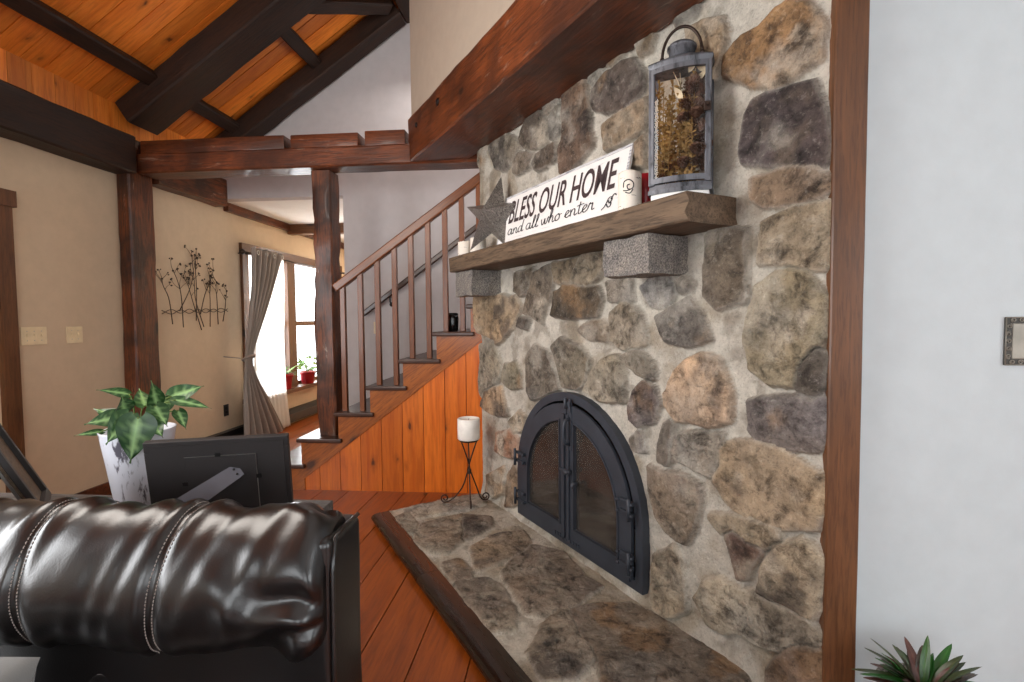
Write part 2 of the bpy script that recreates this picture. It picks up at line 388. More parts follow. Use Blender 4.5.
WALL=[((120,110,95),[(0.178,2.447),(0.206,2.513),(0.316,2.543),(0.399,2.477),(0.511,2.404),(0.602,2.34),(0.51,2.299),(0.395,2.26),(0.256,2.311)]),
((92,78,64),[(0.588,2.389),(0.634,2.433),(0.72,2.505),(0.789,2.502),(0.867,2.413),(0.877,2.301),(0.786,2.28),(0.675,2.319)]),
((112,100,86),[(0.509,2.269),(0.571,2.304),(0.675,2.293),(0.73,2.253),(0.688,2.2),(0.585,2.197),(0.509,2.216)]),
((90,74,58),[(0.744,2.199),(0.786,2.231),(0.877,2.253),(0.965,2.255),(0.975,2.198),(0.939,2.168),(0.851,2.158),(0.772,2.171)]),
((108,82,60),[(1.048,2.525),(1.104,2.547),(1.199,2.532),(1.23,2.472),(1.269,2.278),(1.288,2.152),(1.228,2.115),(1.079,2.073),(1.01,2.09),(1.011,2.208),(1.057,2.272),(1.04,2.406)]),
((88,74,64),[(1.297,2.362),(1.317,2.413),(1.418,2.442),(1.503,2.444),(1.583,2.415),(1.636,2.341),(1.637,2.289),(1.583,2.267),(1.503,2.242),(1.4,2.271),(1.317,2.32)]),
((108,92,68),[(1.382,2.519),(1.4,2.545),(1.486,2.539),(1.526,2.514),(1.503,2.493),(1.452,2.477),(1.4,2.494)]),
((112,92,66),[(1.59,2.559),(1.642,2.569),(1.693,2.558),(1.693,2.478),(1.673,2.432),(1.614,2.438),(1.594,2.494)]),
((98,92,82),[(1.814,2.478),(1.845,2.499),(1.905,2.5),(1.915,2.477),(1.882,2.457),(1.833,2.457)]),
((125,118,106),[(0.942,2.401),(1.001,2.42),(1.007,2.314),(0.976,2.291),(0.935,2.297)]),
((158,132,98),[(1.39,2.202),(1.452,2.216),(1.583,2.225),(1.651,2.231),(1.652,2.107),(1.583,2.108),(1.4,2.108)]),
((135,126,112),[(0.867,2.508),(0.954,2.502),(0.99,2.45),(0.879,2.456)]),
((126,120,108),[(1.269,2.515),(1.318,2.541),(1.354,2.514),(1.346,2.448),(1.308,2.429),(1.269,2.468)]),
((140,118,90),[(1.583,2.043),(1.645,2.068),(1.652,1.961),(1.569,1.983)]),
((140,130,114),[(0.032,2.523),(0.151,2.555),(0.206,2.505),(0.11,2.467),(0.048,2.348),(0.009,2.41)]),
((165,138,102),[(1.882,2.415),(1.953,2.399),(2.029,2.37),(2.04,2.33),(2.031,2.257),(1.988,2.196),(1.885,2.238)]),
((158,118,68),[(2.047,2.18),(2.057,2.236),(2.121,2.274),(2.177,2.272),(2.238,2.304),(2.279,2.298),(2.32,2.269),(2.359,2.208),(2.382,2.172),(2.376,2.102),(2.315,2.08),(2.242,2.064),(2.142,2.112)]),
((78,64,60),[(2.126,1.854),(2.12,1.991),(2.152,2.038),(2.199,2.045),(2.284,2.036),(2.355,2.019),(2.379,1.933),(2.392,1.841),(2.393,1.774),(2.32,1.801),(2.219,1.825)]),
((136,112,86),[(2.155,1.721),(2.156,1.779),(2.237,1.784),(2.304,1.775),(2.367,1.755),(2.405,1.727),(2.402,1.695),(2.361,1.682),(2.256,1.688),(2.195,1.692)]),
((150,130,98),[(2.193,1.494),(2.214,1.561),(2.204,1.624),(2.258,1.644),(2.322,1.655),(2.399,1.648),(2.424,1.65),(2.429,1.599),(2.423,1.534),(2.413,1.476),(2.334,1.472)]),
((142,128,98),[(2.18,1.407),(2.243,1.444),(2.294,1.46),(2.342,1.448),(2.4,1.38),(2.392,1.26),(2.37,1.198),(2.344,1.11),(2.3,1.098),(2.222,1.101),(2.165,1.143),(2.144,1.236),(2.157,1.323)]),
((108,94,76),[(1.968,1.474),(1.978,1.611),(2.005,1.634),(2.13,1.607),(2.131,1.538),(2.122,1.436),(2.129,1.375),(2.052,1.36),(2.02,1.356),(1.969,1.399)]),
((142,134,122),[(1.632,1.446),(1.677,1.475),(1.789,1.467),(1.803,1.416),(1.763,1.367),(1.692,1.369)]),
((70,62,56),[(1.816,1.455),(1.853,1.468),(1.892,1.446),(1.879,1.422),(1.828,1.425)]),
((98,90,80),[(1.735,1.316),(1.829,1.365),(1.88,1.388),(1.928,1.325),(1.977,1.24),(1.893,1.218),(1.777,1.224)]),
((92,84,74),[(2.404,1.185),(2.406,1.102),(2.372,1.086),(2.332,1.089),(2.343,1.134),(2.377,1.198)]),
((188,154,116),[(1.779,1.009),(1.818,1.074),(1.881,1.149),(1.943,1.171),(2.01,1.163),(2.055,1.098),(2.072,1.045),(2.067,0.945),(1.956,0.916),(1.833,0.909),(1.779,0.957)]),
((112,100,92),[(2.152,1.02),(2.231,1.047),(2.333,1.055),(2.372,1.044),(2.41,1.068),(2.433,1.03),(2.419,0.967),(2.397,0.925),(2.367,0.91),(2.303,0.896),(2.216,0.885),(2.159,0.925)]),
((144,134,118),[(1.821,0.78),(1.833,0.833),(1.945,0.87),(2.036,0.888),(2.047,0.849),(2.004,0.764),(1.993,0.719),(1.923,0.724),(1.834,0.752)]),
((168,146,116),[(2.048,0.821),(2.079,0.856),(2.17,0.875),(2.225,0.87),(2.286,0.868),(2.337,0.856),(2.384,0.828),(2.426,0.809),(2.417,0.729),(2.405,0.718),(2.387,0.669),(2.282,0.627),(2.201,0.615),(2.124,0.624),(2.049,0.664),(2.016,0.692),(2.049,0.757)]),
((132,116,98),[(1.673,0.67),(1.753,0.659),(1.834,0.681),(1.936,0.649),(1.948,0.604),(1.907,0.491),(1.875,0.429),(1.837,0.425),(1.782,0.436),(1.726,0.48),(1.681,0.574)]),
((138,130,116),[(1.746,0.721),(1.753,0.785),(1.78,0.874),(1.807,0.889),(1.8,0.785),(1.781,0.719)]),
((104,88,80),[(1.555,0.913),(1.587,0.985),(1.65,1.041),(1.709,1.021),(1.73,0.96),(1.694,0.88),(1.619,0.845),(1.564,0.869)]),
((148,134,112),[(2.006,0.565),(2.083,0.592),(2.201,0.606),(2.273,0.607),(2.274,0.574),(2.222,0.536),(2.144,0.524),(2.052,0.525)]),
((100,74,60),[(2.073,0.505),(2.104,0.526),(2.165,0.513),(2.212,0.515),(2.165,0.443),(2.156,0.403),(2.126,0.394),(2.1,0.442)]),
((170,154,128),[(2.214,0.377),(2.222,0.45),(2.275,0.549),(2.341,0.6),(2.381,0.599),(2.412,0.573),(2.41,0.493),(2.404,0.412),(2.384,0.378),(2.32,0.369),(2.251,0.36)]),
((178,164,138),[(1.933,0.223),(1.974,0.292),(2.054,0.338),(2.147,0.345),(2.242,0.351),(2.337,0.353),(2.385,0.339),(2.409,0.32),(2.379,0.27),(2.297,0.231),(2.207,0.206),(2.129,0.19),(2.055,0.149),(1.987,0.151)]),
((162,146,120),[(1.699,0.119),(1.705,0.298),(1.81,0.373),(1.838,0.332),(1.857,0.248),(1.872,0.141),(1.799,0.083),(1.728,0.079)]),
((134,110,88),[(2.245,0.123),(2.281,0.188),(2.355,0.249),(2.417,0.277),(2.423,0.193),(2.247,0.08)]),
((166,140,104),[(-0.08,1.47),(0.511,1.454),(0.587,1.383),(0.475,1.259),(0.374,1.201),(0.267,1.148),(0.118,1.203),(-0.003,1.218),(-0.085,1.289)]),
((98,84,66),[(0.529,1.585),(0.736,1.612),(0.663,1.485),(0.588,1.459),(0.527,1.492)]),
((116,102,86),[(0.75,1.582),(0.921,1.602),(0.933,1.512),(0.895,1.418),(0.815,1.299),(0.719,1.336),(0.617,1.352),(0.677,1.44)]),
((118,104,84),[(0.934,1.615),(1.163,1.618),(1.097,1.508),(0.957,1.518)]),
((140,126,104),[(1.206,1.62),(1.4,1.623),(1.344,1.534),(1.287,1.49),(1.12,1.507)]),
((88,74,56),[(0.944,1.334),(0.969,1.456),(1.052,1.478),(1.325,1.457),(1.353,1.402),(1.315,1.336),(1.14,1.325)]),
((150,138,120),[(1.4,1.476),(1.553,1.478),(1.562,1.394),(1.418,1.411)]),
((124,108,88),[(1.162,1.255),(1.225,1.287),(1.363,1.3),(1.4,1.259),(1.381,1.205),(1.266,1.219)]),
((148,134,112),[(1.426,1.212),(1.435,1.341),(1.505,1.374),(1.586,1.35),(1.625,1.317),(1.641,1.219),(1.57,1.178),(1.488,1.18)]),
((84,72,60),[(0.555,1.275),(0.586,1.314),(0.675,1.306),(0.646,1.261)]),
((114,104,90),[(0.655,0.884),(0.657,1.066),(0.745,1.16),(0.866,1.123),(0.929,1.042),(0.977,0.936),(0.823,0.875),(0.698,0.844)]),
((118,108,90),[(0.942,1.154),(1.027,1.199),(1.183,1.166),(1.246,1.106),(1.224,1.003),(1.161,0.958),(1.037,0.957),(1.002,1.048)]),
((142,130,108),[(1.224,0.952),(1.305,1.048),(1.362,1.114),(1.453,1.132),(1.513,1.056),(1.513,0.941),(1.418,0.916),(1.305,0.925)]),
((124,116,102),[(1.505,1.129),(1.554,1.161),(1.648,1.155),(1.701,1.116),(1.701,1.068),(1.619,1.077)]),
((130,122,102),[(0.334,0.912),(0.37,1.014),(0.504,1.04),(0.565,0.982),(0.564,0.889),(0.435,0.874)]),
((140,130,110),[(0.015,1.111),(0.117,1.177),(0.231,1.155),(0.317,0.976),(0.261,0.904),(0.067,0.742),(-0.014,0.804)]),
((166,136,100),[(0.004,0.698),(0.068,0.796),(0.298,0.858),(0.398,0.69),(0.256,0.667),(0.104,0.677)]),
((158,112,80),[(0.233,0.423),(0.254,0.539),(0.43,0.59),(0.543,0.556),(0.541,0.445),(0.426,0.418)]),
((158,136,104),[(0.414,0.644),(0.53,0.727),(0.607,0.709),(0.591,0.628),(0.48,0.599)]),
((164,134,98),[(0.091,0.105),(0.133,0.224),(0.321,0.325),(0.355,0.25),(0.318,0.155),(0.207,0.096)]),
((144,122,98),[(0.37,0.087),(0.39,0.293),(0.476,0.373),(0.555,0.337),(0.552,0.146)]),
((140,130,116),[(1.572,0.769),(1.619,0.812),(1.642,0.784),(1.642,0.74),(1.588,0.739)]),
]
HEARTH=[((122,106,86),[(0.38,0.634),(0.319,0.558),(0.306,0.301),(0.46,0.351),(0.64,0.462),(0.736,0.605),(0.667,0.666),(0.553,0.677)]),
((118,102,84),[(0.318,0.28),(0.424,0.18),(0.537,0.219),(0.631,0.411),(0.502,0.353)]),
((150,142,126),[(0.021,0.575),(-0.045,0.412),(0.018,0.059),(0.192,0.104),(0.235,0.253),(0.196,0.447),(0.183,0.594)]),
((128,110,88),[(0.766,0.434),(0.697,0.299),(0.709,0.106),(0.861,0.145),(0.947,0.243),(0.956,0.34),(0.989,0.502)]),
((124,106,86),[(1.096,0.415),(0.996,0.272),(0.923,0.133),(1.055,0.056),(1.302,0.108),(1.414,0.103),(1.488,0.273),(1.497,0.411),(1.438,0.475),(1.245,0.442)]),
((118,102,84),[(1.071,0.653),(1.102,0.528),(1.229,0.513),(1.398,0.546),(1.505,0.611),(1.473,0.664),(1.324,0.673),(1.187,0.672)]),
((122,106,88),[(0.852,0.63),(0.85,0.58),(0.98,0.567),(1.037,0.592),(1.017,0.65)]),
((130,120,104),[(0.135,0.676),(0.097,0.616),(0.305,0.617),(0.387,0.66),(0.303,0.695)]),
((138,122,100),[(1.558,0.476),(1.52,0.362),(1.545,0.321),(1.741,0.386),(1.82,0.423),(1.845,0.543),(1.818,0.642),(1.685,0.602)]),
((112,98,82),[(1.537,0.295),(1.556,0.187),(1.62,0.073),(1.755,0.027),(1.82,-0.05),(1.918,-0.084),(2.05,-0.064),(2.144,0.019),(2.236,0.143),(2.144,0.307),(1.959,0.468),(1.807,0.389),(1.667,0.354)]),
]
# ------------------------------------------------------------------ room shell
XL=-3.38            # left wall plane
YG=4.85             # grey stairwell wall plane
RZ=2.96; RS=.68     # roof line at the left wall, roof slope
def roof(x): return RZ+RS*(x-XL)
WY0,WY1,WZ0,WZ1=5.25,7.74,.46,2.09

# floor: planks run along world Y
def plank_mesh(L,W,pw,th,joint=None,gap=.005,seed=1,jit=.0):
    rnd=random.Random(seed); mb=MB(); y=0.0
    while y<W-1e-6:
        w=min(pw*(1+rnd.uniform(-jit,jit)),W-y)
        xs=[0.0]
        if joint:
            x=rnd.uniform(.3,joint)
            while x<L-.4: xs.append(x); x+=rnd.uniform(joint*.8,joint*1.5)
        xs.append(L)
        for a,b in zip(xs[:-1],xs[1:]):
            mb.box(a+gap*.4,b-gap*.4,y+gap/2,y+w-gap/2,-th,0,rnd=rnd.random())
        y+=w
    return mb
fl=plank_mesh(11.9,7.2,.19,.02,2.6,seed=3,jit=.25)
fl.box(0,11.9,0,7.2,-.06,-.018)
o=fl.build('floor',M['pine_floor'],M=Matrix.Translation((3.7,-3.5,0))@Matrix.Rotation(PI/2,4,'Z')); struct(o)

w=MB()
x0,x1=XL-.16,XL
zt=2.75
w.box(x0,x1,-3.4,-.7,0,zt); w.box(x0,x1,-.7,1.3,0,.75); w.box(x0,x1,-.7,1.3,2.25,zt); w.box(x0,x1,1.3,2.10,0,zt); w.box(x0,x1,2.10,2.82,2.03,zt); w.box(x0,x1,2.82,WY0,0,zt)  # includes an unseen window opening, added for the left light
w.box(x0,x1,WY0,WY1,0,WZ0); w.box(x0,x1,WY0,WY1,WZ1,zt); w.box(x0,x1,WY1,8.5,0,zt)
struct(w.build('wall_left',M['wall_warm']))
w=MB(); 
Mxz=Matrix(((1,0,0,0),(0,0,1,0),(0,1,0,0),(0,0,0,1)))     # (x,y,z)->(x,z,y): polygon in XZ extruded along Y
w.prism([(XL,2.52),(-2.06,2.52),(-2.06,0),(.5,0),(.5,4.6),(-1.0,4.6),(XL,roof(XL))],YG,YG+.12,Mxz)
struct(w.build('wall_back',M['wall_grey']))
w=MB(); w.box(XL-.16,-.9,8.35,8.5,0,2.6); struct(w.build('wall_far',M['wall_warm']))
w=MB(); w.box(-2.06,-1.94,YG+.12,8.35,0,2.52); struct(w.build('wall_hall',M['wall_warm']))
w=MB(); w.box(XL,-1.94,YG+.12,8.5,2.52,2.6); struct(w.build('ceiling_hall',M['ceil_white']))
w=MB(); w.box(.865,3.6,1.64,1.76,0,4.6); struct(w.build('wall_right',M['wall_white']))
# sloping board ceiling
ang=math.atan(RS); Ls=2.2/math.cos(ang)
cl=plank_mesh(Ls,8.25,.165,.02,None,seed=5,jit=.12,gap=.008)
Mr=Matrix.Translation((XL,-3.4,RZ+.026))@Matrix.Rotation(-ang,4,'Y')
cl.box(0,Ls,0,8.25,.0,.03)
for i in range(len(cl.v)): pass
struct(cl.build('ceiling',M['pine_ceiling'],M=Mr))
# short board wall between plate beam and ceiling
kw=MB(); y=-3.38; rn=random.Random(9)
# local X = up
while y<4.85:
    wd=.145*(1+rn.uniform(-.1,.1)); kw.box(0,.3,y+.002,y+wd-.002,-.02,0,rnd=rn.random()); y+=wd
kw.box(0,.3,-3.38,4.85,-.05,-.018)
Mk=Matrix(((0,0,1,XL+.03),(0,1,0,0),(1,0,0,2.70),(0,0,0,1)))
struct(kw.build('trim_1',M['pine_ceiling'],M=Mk))
# wall over the fireplace beam
FP=Vector((-.53,3.61,0)); FR=-math.radians(56)
MF=Matrix.Translation(FP)@Matrix.Rotation(FR,4,'Z')
def fp(t,off,z): return MF@Vector((t,-off,z))
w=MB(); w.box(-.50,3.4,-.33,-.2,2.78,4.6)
struct(w.build('wall_chimney',M['wall_dimmed'],M=MF))

# the part of the room behind the camera: rear and side wall with window openings (the side one added for light), far roof slope
w=MB()
for a,b,c,d in ((XL-.16,-2.6,0,4.7),(-2.6,-.6,0,.7),(-2.6,-.6,2.3,4.7),(-.6,.2,0,4.7),(.2,2.2,0,.7),(.2,2.2,2.3,4.7),(2.2,3.7,0,4.7)): w.box(a,b,-3.52,-3.4,c,d)
struct(w.build('wall_rear',M['wall_white']))
w=MB()
for a,b,c,d in ((-3.4,-2.4,0,4.7),(-2.4,-.4,0,.7),(-2.4,-.4,2.3,4.7),(-.4,1.76,0,4.7)): w.box(3.6,3.72,a,b,c,d)
struct(w.build('wall_side',M['wall_white']))
w=MB(); w.prism([(-1.3,4.37),(3.75,2.75),(3.75,2.85),(-1.3,4.47)],-3.5,4.97,Mxz)
struct(w.build('ceiling_main',M['ceil_white']))

# door casing at far left and its door
c=MB(); c.box(0,2.03,2.81,2.905,0,.035); 
Mup=lambda X:Matrix(((0,0,1,X),(0,1,0,0),(1,0,0,0),(0,0,0,1)))
c.box(2.03,2.13,1.95,2.925,0,.045); c.box(0,2.03,2.0,2.1,0,.035)
o=struct(c.build('door_1',M['trim'],M=Mup(XL)))
d=MB(); d.box(XL-.1,XL-.05,2.10,2.82,0,2.03,ch=.004)
for z0,z1 in ((.2,.9),(1.05,1.85)):
    d.box(XL-.05,XL-.04,2.22,2.70,z0,z1,ch=.004)
struct(d.build('door_panel',M['wall_warm'],o,M=Mup(XL).inverted()))
b=MB(); b.box(XL,XL+.018,2.95,3.72,0,.11); b.box(XL,XL+.018,1.4,1.98,0,.11)
struct(b.build('baseboard_left',M['beam_red']))

# ------------------------------------------------------------------ window
c=MB(); f=.09
def vbox(mb,y0,y1,z0,z1,xa,xb): mb.box(z0,z1,y0,y1,xa,xb)      # local X up
vbox(c,WY0-.02,WY0+.09,WZ0,WZ1+.02,-.02,.03); vbox(c,WY1-.09,WY1+.03,WZ0,WZ1+.02,-.02,.03)
win=struct(c.build('window_1',M['trim'],M=Mup(XL)))
def wpart(name,mb,mat,parent=win):
    o=mb.build(name,mat,parent,M=Matrix.Identity(4)); return struct(o)
c=MB(); c.box(WY0-.03,WY1+.04,-.03,.09,-.02,.035)
Mh=Matrix(((0,1,0,0),(1,0,0,0),(0,0,1,0),(0,0,0,1)))     # grain along Y for head and sill
o=c.build('window_head',M['trim'],win,M=Matrix.Translation((WZ1-.03,0,0))@Mh); struct(o)
c=MB(); c.box(WY0-.05,WY1+.05,-.05,.0,-.14,.12,ch=.006)
o=c.build('window_sill',M['trim'],win,M=Matrix.Translation((WZ0+.005,0,0))@Mh); struct(o)
c=MB(); vbox(c,6.14,6.33,WZ0,WZ1,-.13,.03); wpart('mullion',c,M['trim'])
for ya,yb in ((WY0+.09,6.14),(6.33,WY1-.09)):
    for (za,zb,xx) in ((WZ0,1.29,-.07),(1.25,WZ1,-.11)):
        s=MB(); q=.05
        vbox(s,ya,ya+q,za,zb,xx-.02,xx+.02); vbox(s,yb-q,yb,za,zb,xx-.02,xx+.02)
        vbox(s,ya+q,yb-q,za,za+q,xx-.02,xx+.02); vbox(s,ya+q,yb-q,zb-q,zb,xx-.02,xx+.02)
        so=wpart('sash',s,M['trim'])
        g=MB(); vbox(g,ya+q,yb-q,za+q,zb-q,xx-.003,xx+.003)
        wpart('pane',g,M['glass'],so)

# ------------------------------------------------------------------ timber frame
def beam_mesh(L,w,h,seed=0,n=None,rough=.006,ch=.012,notch=None):
    """local: X 0..L, Y -w/2..w/2, Z -h/2..h/2, hewn edges"""
    n=n or max(4,int(L/.09)); P=[]
    base=[(-w/2+ch,-h/2),(-w/6,-h/2),(w/6,-h/2),(w/2-ch,-h/2),(w/2,-h/2+ch),(w/2,-h/6),(w/2,h/6),(w/2,h/2-ch),(w/2-ch,h/2),(w/6,h/2),(-w/6,h/2),(-w/2+ch,h/2),(-w/2,h/2-ch),(-w/2,h/6),(-w/2,-h/6),(-w/2,-h/2+ch)]
    for i in range(n+1):
        x=L*i/n; row=[]
        for k,(a,b) in enumerate(base):
            q=Vector((x*5+seed*11,a*9,b*9)); d=mnoise.noise(q)*rough; e=mnoise.noise(q*3.1+Vector((3,1,7)))*rough*.5
            s=1+(d+e)/max(w,h)*2
            row.append(Vector((x,a*s,b*s)))
        P.append(row)
    mb=MB(); mb.grid(P,True)
    m=len(base); mb.f.append(tuple(range(m-1,-1,-1))); mb.f.append(tuple(range(n*m,(n+1)*m))); mb.sm+= [False,False]
    return mb
def beam(name,p0,p1,w,h,mat,label,up=(0,0,1),cat='beam',group=None,seed=0,rough=.006,extra=None,ch=.012):
    p0=Vector(p0);p1=Vector(p1); x=(p1-p0); L=x.length; x.normalize(); y=Vector(up).cross(x).normalized(); z=x.cross(y)
    Mx=Matrix((x,y,z)).transposed().to_4x4(); Mx.translation=p0
    mb=beam_mesh(L,w,h,seed,rough=rough,ch=ch)
    if extra: extra(mb,L,w,h)
    o=mb.build(name,mat,M=Mx); autosmooth(o,35)
    return tag(o,label,cat,group)
# wall plate along the left wall
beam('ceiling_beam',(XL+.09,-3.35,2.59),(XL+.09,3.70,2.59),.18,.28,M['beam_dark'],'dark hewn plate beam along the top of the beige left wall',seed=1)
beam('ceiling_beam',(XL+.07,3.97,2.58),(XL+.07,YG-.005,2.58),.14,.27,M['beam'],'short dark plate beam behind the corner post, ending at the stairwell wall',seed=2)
# corner post with worn face
beam('corner_post',(XL+.062,3.815,.0),(XL+.062,3.815,2.73),.115,.24,M['beam'],'thick hewn timber post at the left wall under the cross beam corner',up=(0,1,0),cat='post',seed=3,rough=.008)
# cross beam in front of the stair, with notched top
def notches(mb,L,w,h):
    for a,b in ((.02,1.19),(1.24,1.77),(1.82,2.13)):
        mb.box(a,b,-w/2+.01,w/2-.02,h/2-.004,h/2+.105+random.uniform(-.008,.008),ch=.008)
beam('cross_beam',(-3.245,3.86,2.545),(-.56,3.86,2.545),.2,.15,M['beam_red'],'reddish hewn cross beam with notched top spanning from corner post to chimney beam',seed=4,rough=.005,extra=notches)
beam('stair_post',(-1.80,3.91,.408),(-1.80,3.91,2.465),.15,.155,M['beam'],'rough dark post standing on the second stair tread under the cross beam',up=(0,1,0),cat='post',seed=5,rough=.014)
# beam over fireplace
a=fp(-.46,.185,2.645); b=fp(3.0,.185,2.645)
cb=beam('chimney_beam',a,b,.37,.325,M['beam_red'],'massive reddish brown beam running above the stone chimney',seed=6,rough=.0045)
for (x,z,r) in ((.62,.055,.026),(.20,.05,.018)):
    mb=MB(); mb.lathe([(r,0),(r,.005),(r*.7,.009),(.0001,.010)],6 if r>.02 else 12,Matrix.Translation((x,-.187,z))@Matrix.Rotation(PI/2,4,'X'))
    mb.build('bolt_head',M['black_metal'],cb)
# rafters
dv=Vector((1,0,RS)).normalized(); nv=Vector((-RS,0,1)).normalized()
def on_roof(x,y,d): return Vector((x,y,roof(x)))-nv*d
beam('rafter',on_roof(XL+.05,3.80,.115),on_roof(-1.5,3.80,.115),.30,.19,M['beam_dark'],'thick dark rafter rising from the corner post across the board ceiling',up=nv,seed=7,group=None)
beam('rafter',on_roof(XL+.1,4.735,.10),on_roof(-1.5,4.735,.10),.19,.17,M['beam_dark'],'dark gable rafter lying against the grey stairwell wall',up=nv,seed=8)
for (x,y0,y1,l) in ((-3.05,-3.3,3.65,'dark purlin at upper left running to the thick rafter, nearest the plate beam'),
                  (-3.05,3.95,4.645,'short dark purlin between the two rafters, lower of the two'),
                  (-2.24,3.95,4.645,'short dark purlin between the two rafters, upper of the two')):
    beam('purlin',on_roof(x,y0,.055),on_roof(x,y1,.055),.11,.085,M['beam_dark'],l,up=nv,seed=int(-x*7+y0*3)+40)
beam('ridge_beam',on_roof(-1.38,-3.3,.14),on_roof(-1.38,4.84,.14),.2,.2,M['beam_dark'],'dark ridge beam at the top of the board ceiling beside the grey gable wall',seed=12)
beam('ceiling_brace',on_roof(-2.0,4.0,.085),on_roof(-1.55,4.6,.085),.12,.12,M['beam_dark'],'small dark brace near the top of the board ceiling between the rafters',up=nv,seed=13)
# hall ceiling timbers
beam('hall_beam',(XL+.02,6.25,2.455),(-2.07,6.25,2.455),.12,.12,M['trim'],'brown beam crossing the white hall ceiling behind the stair',seed=14,rough=.002,ch=.004)
beam('hall_rail',(XL+.03,YG+.13,2.475),(XL+.03,8.3,2.475),.055,.085,M['beam_red'],'narrow brown timber along the top of the hall wall above the window',seed=15,rough=.002,ch=.004)
# trim board to the right of the chimney
tb=beam('trim_board',(.859,1.616,0),(.859,1.616,3.3),.094,.042,M['trim'],'knotty brown vertical board between stone chimney and white wall',up=(0,-1,0),cat='trim board',seed=16,rough=.001,ch=.004)

# ------------------------------------------------------------------ staircase
st=empty('staircase',(-1.98,3.75,0),0,'pine staircase rising right behind the cross beam with balusters and plank side','staircase')
def sp(mb,name,mat,M0=None,**k):
    Mt=Matrix.Translation(-st.location)
    return mb.build(name,mat,st,M=Mt@(M0 or Matrix.Identity(4)))
TX={1:-2.27,2:-2.0,3:-1.70,4:-1.445,5:-1.185,6:-.925,7:-.665,8:-.405}
TZ={k:.2033*k for k in TX}
ys0,ys1=3.765,YG
for k in range(1,9):
    xb=TX.get(k+1,-.145)+.06
    mb=MB(); mb.box(TX[k],xb,ys0-.045,ys1-.002,TZ[k]-.032,TZ[k],ch=.008)
    sp(mb,'tread',M['stair_dark'])
    mb=MB(); mb.box(TX[k]+.03,TX[k]+.048,ys0,ys1-.004,TZ[k]-.2033 if k>1 else 0,TZ[k]-.032)
    sp(mb,'riser',M['stair_dark'])
# stringer: sawtooth top, sloping bottom
pts=[(TX[1]+.03,.0)]
for k in range(1,9):
    pts+= [(TX[k]+.03,TZ[k]-.032),(TX.get(k+1,-.145)+.03,TZ[k]-.032)]
sl=(1.15-.101)/(-.559+1.937)
pts+=[(-.115,.101+sl*(-.115+1.937)),(-1.95,.101+sl*(-1.95+1.937)),(-1.95,0.0)]
mb=MB(); mb.prism([(p[0],p[1]) for p in pts],ys0-.02,ys0+.0,Mxz)
# grain along slope: local X along the slope
th=math.atan(sl); Ms=Matrix.Rotation(-th,4,'Y')
vs=[Ms.inverted()@Vector(v) for v in mb.v]; mb.v=[tuple(v) for v in vs]
sp(mb,'stringer',M['stringer'],Ms)
# plank side under the stringer (grain vertical: local X up)
pn=MB(); xs=[-2.235,-1.95]+[-1.93+.0+i*.1655+.12 for i in range(0,11)]
xs=[-1.952,-1.83]+[-1.83+.165*(i+1) for i in range(10)]
rn=random.Random(4)
for x0_,x1_ in zip(xs[:-1],xs[1:]):
    zt0=.101+sl*(x0_+1.937)+.06; zt1=.101+sl*(x1_+1.937)+.06
    g=.002
    pn.prism([(0.0,x0_+g),(max(.01,zt0),x0_+g),(max(.01,zt1),x1_-g),(0.0,x1_-g)],0,.016,rnd=rn.random())
    pn.prism([(0.0,x0_-.01),(max(.01,zt0-.02),x0_-.01),(max(.01,zt1-.02),x1_+.01),(0.0,x1_+.01)],.016,.03,rnd=.1)
Mpan=Matrix(((0,1,0,0),(0,0,1,ys0-.012),(1,0,0,0),(0,0,0,1)))
sp(pn,'side_planks',M['pine_panel'],Mpan)
# balusters and rails
rs=(2.39-1.589)/(1.705-.572)
def railz(x): return 1.552+rs*(x+1.705)
for i,x in enumerate((-1.638,-1.498,-1.362,-1.227,-1.098,-.965,-.834,-.705,-.575)):
    k=max(j for j in TX if TX[j]<=x-.0)
    mb=MB(); mb.box(TZ[k],railz(x)-.02,-.019,.019,-.019,.019,ch=.003)
    sp(mb,'baluster',M['rail'],Matrix(((0,1,0,x),(0,0,1,3.815),(1,0,0,0),(0,0,0,1))))
mb=MB(); Lr=1.42*math.hypot(1,rs); mb.box(0,Lr,-.03,.03,-.034,.034,ch=.01)
sp(mb,'handrail',M['rail'],Matrix.Translation((-1.70,3.815,railz(-1.70)))@Matrix.Rotation(-math.atan(rs),4,'Y'))
wr=(2.165-1.365)/(1.86-.754)
mb=MB(); mb.box(0,1.6*math.hypot(1,wr),-.02,.02,-.025,.025,ch=.01)
wall_rail=sp(mb,'wall_handrail',M['stair_dark'],Matrix.Translation((-1.86,4.78,1.365))@Matrix.Rotation(-math.atan(wr),4,'Y'))
mb=MB()
for xo in (.27,):
    x=-1.86+xo; z=1.365+wr*xo
    mb.tube([(x,YG-.002,z-.10),(x,4.81,z-.10),(x,4.785,z-.07),(x,4.78,z-.02)],.008,8); mb.lathe([(.022,0),(.022,.008)],12,Matrix.Translation((x,YG-.009,z-.1))@Matrix.Rotation(-PI/2,4,'X')@Matrix.Translation((0,0,-.008)))
sp(mb,'rail_bracket',M['black_metal'])
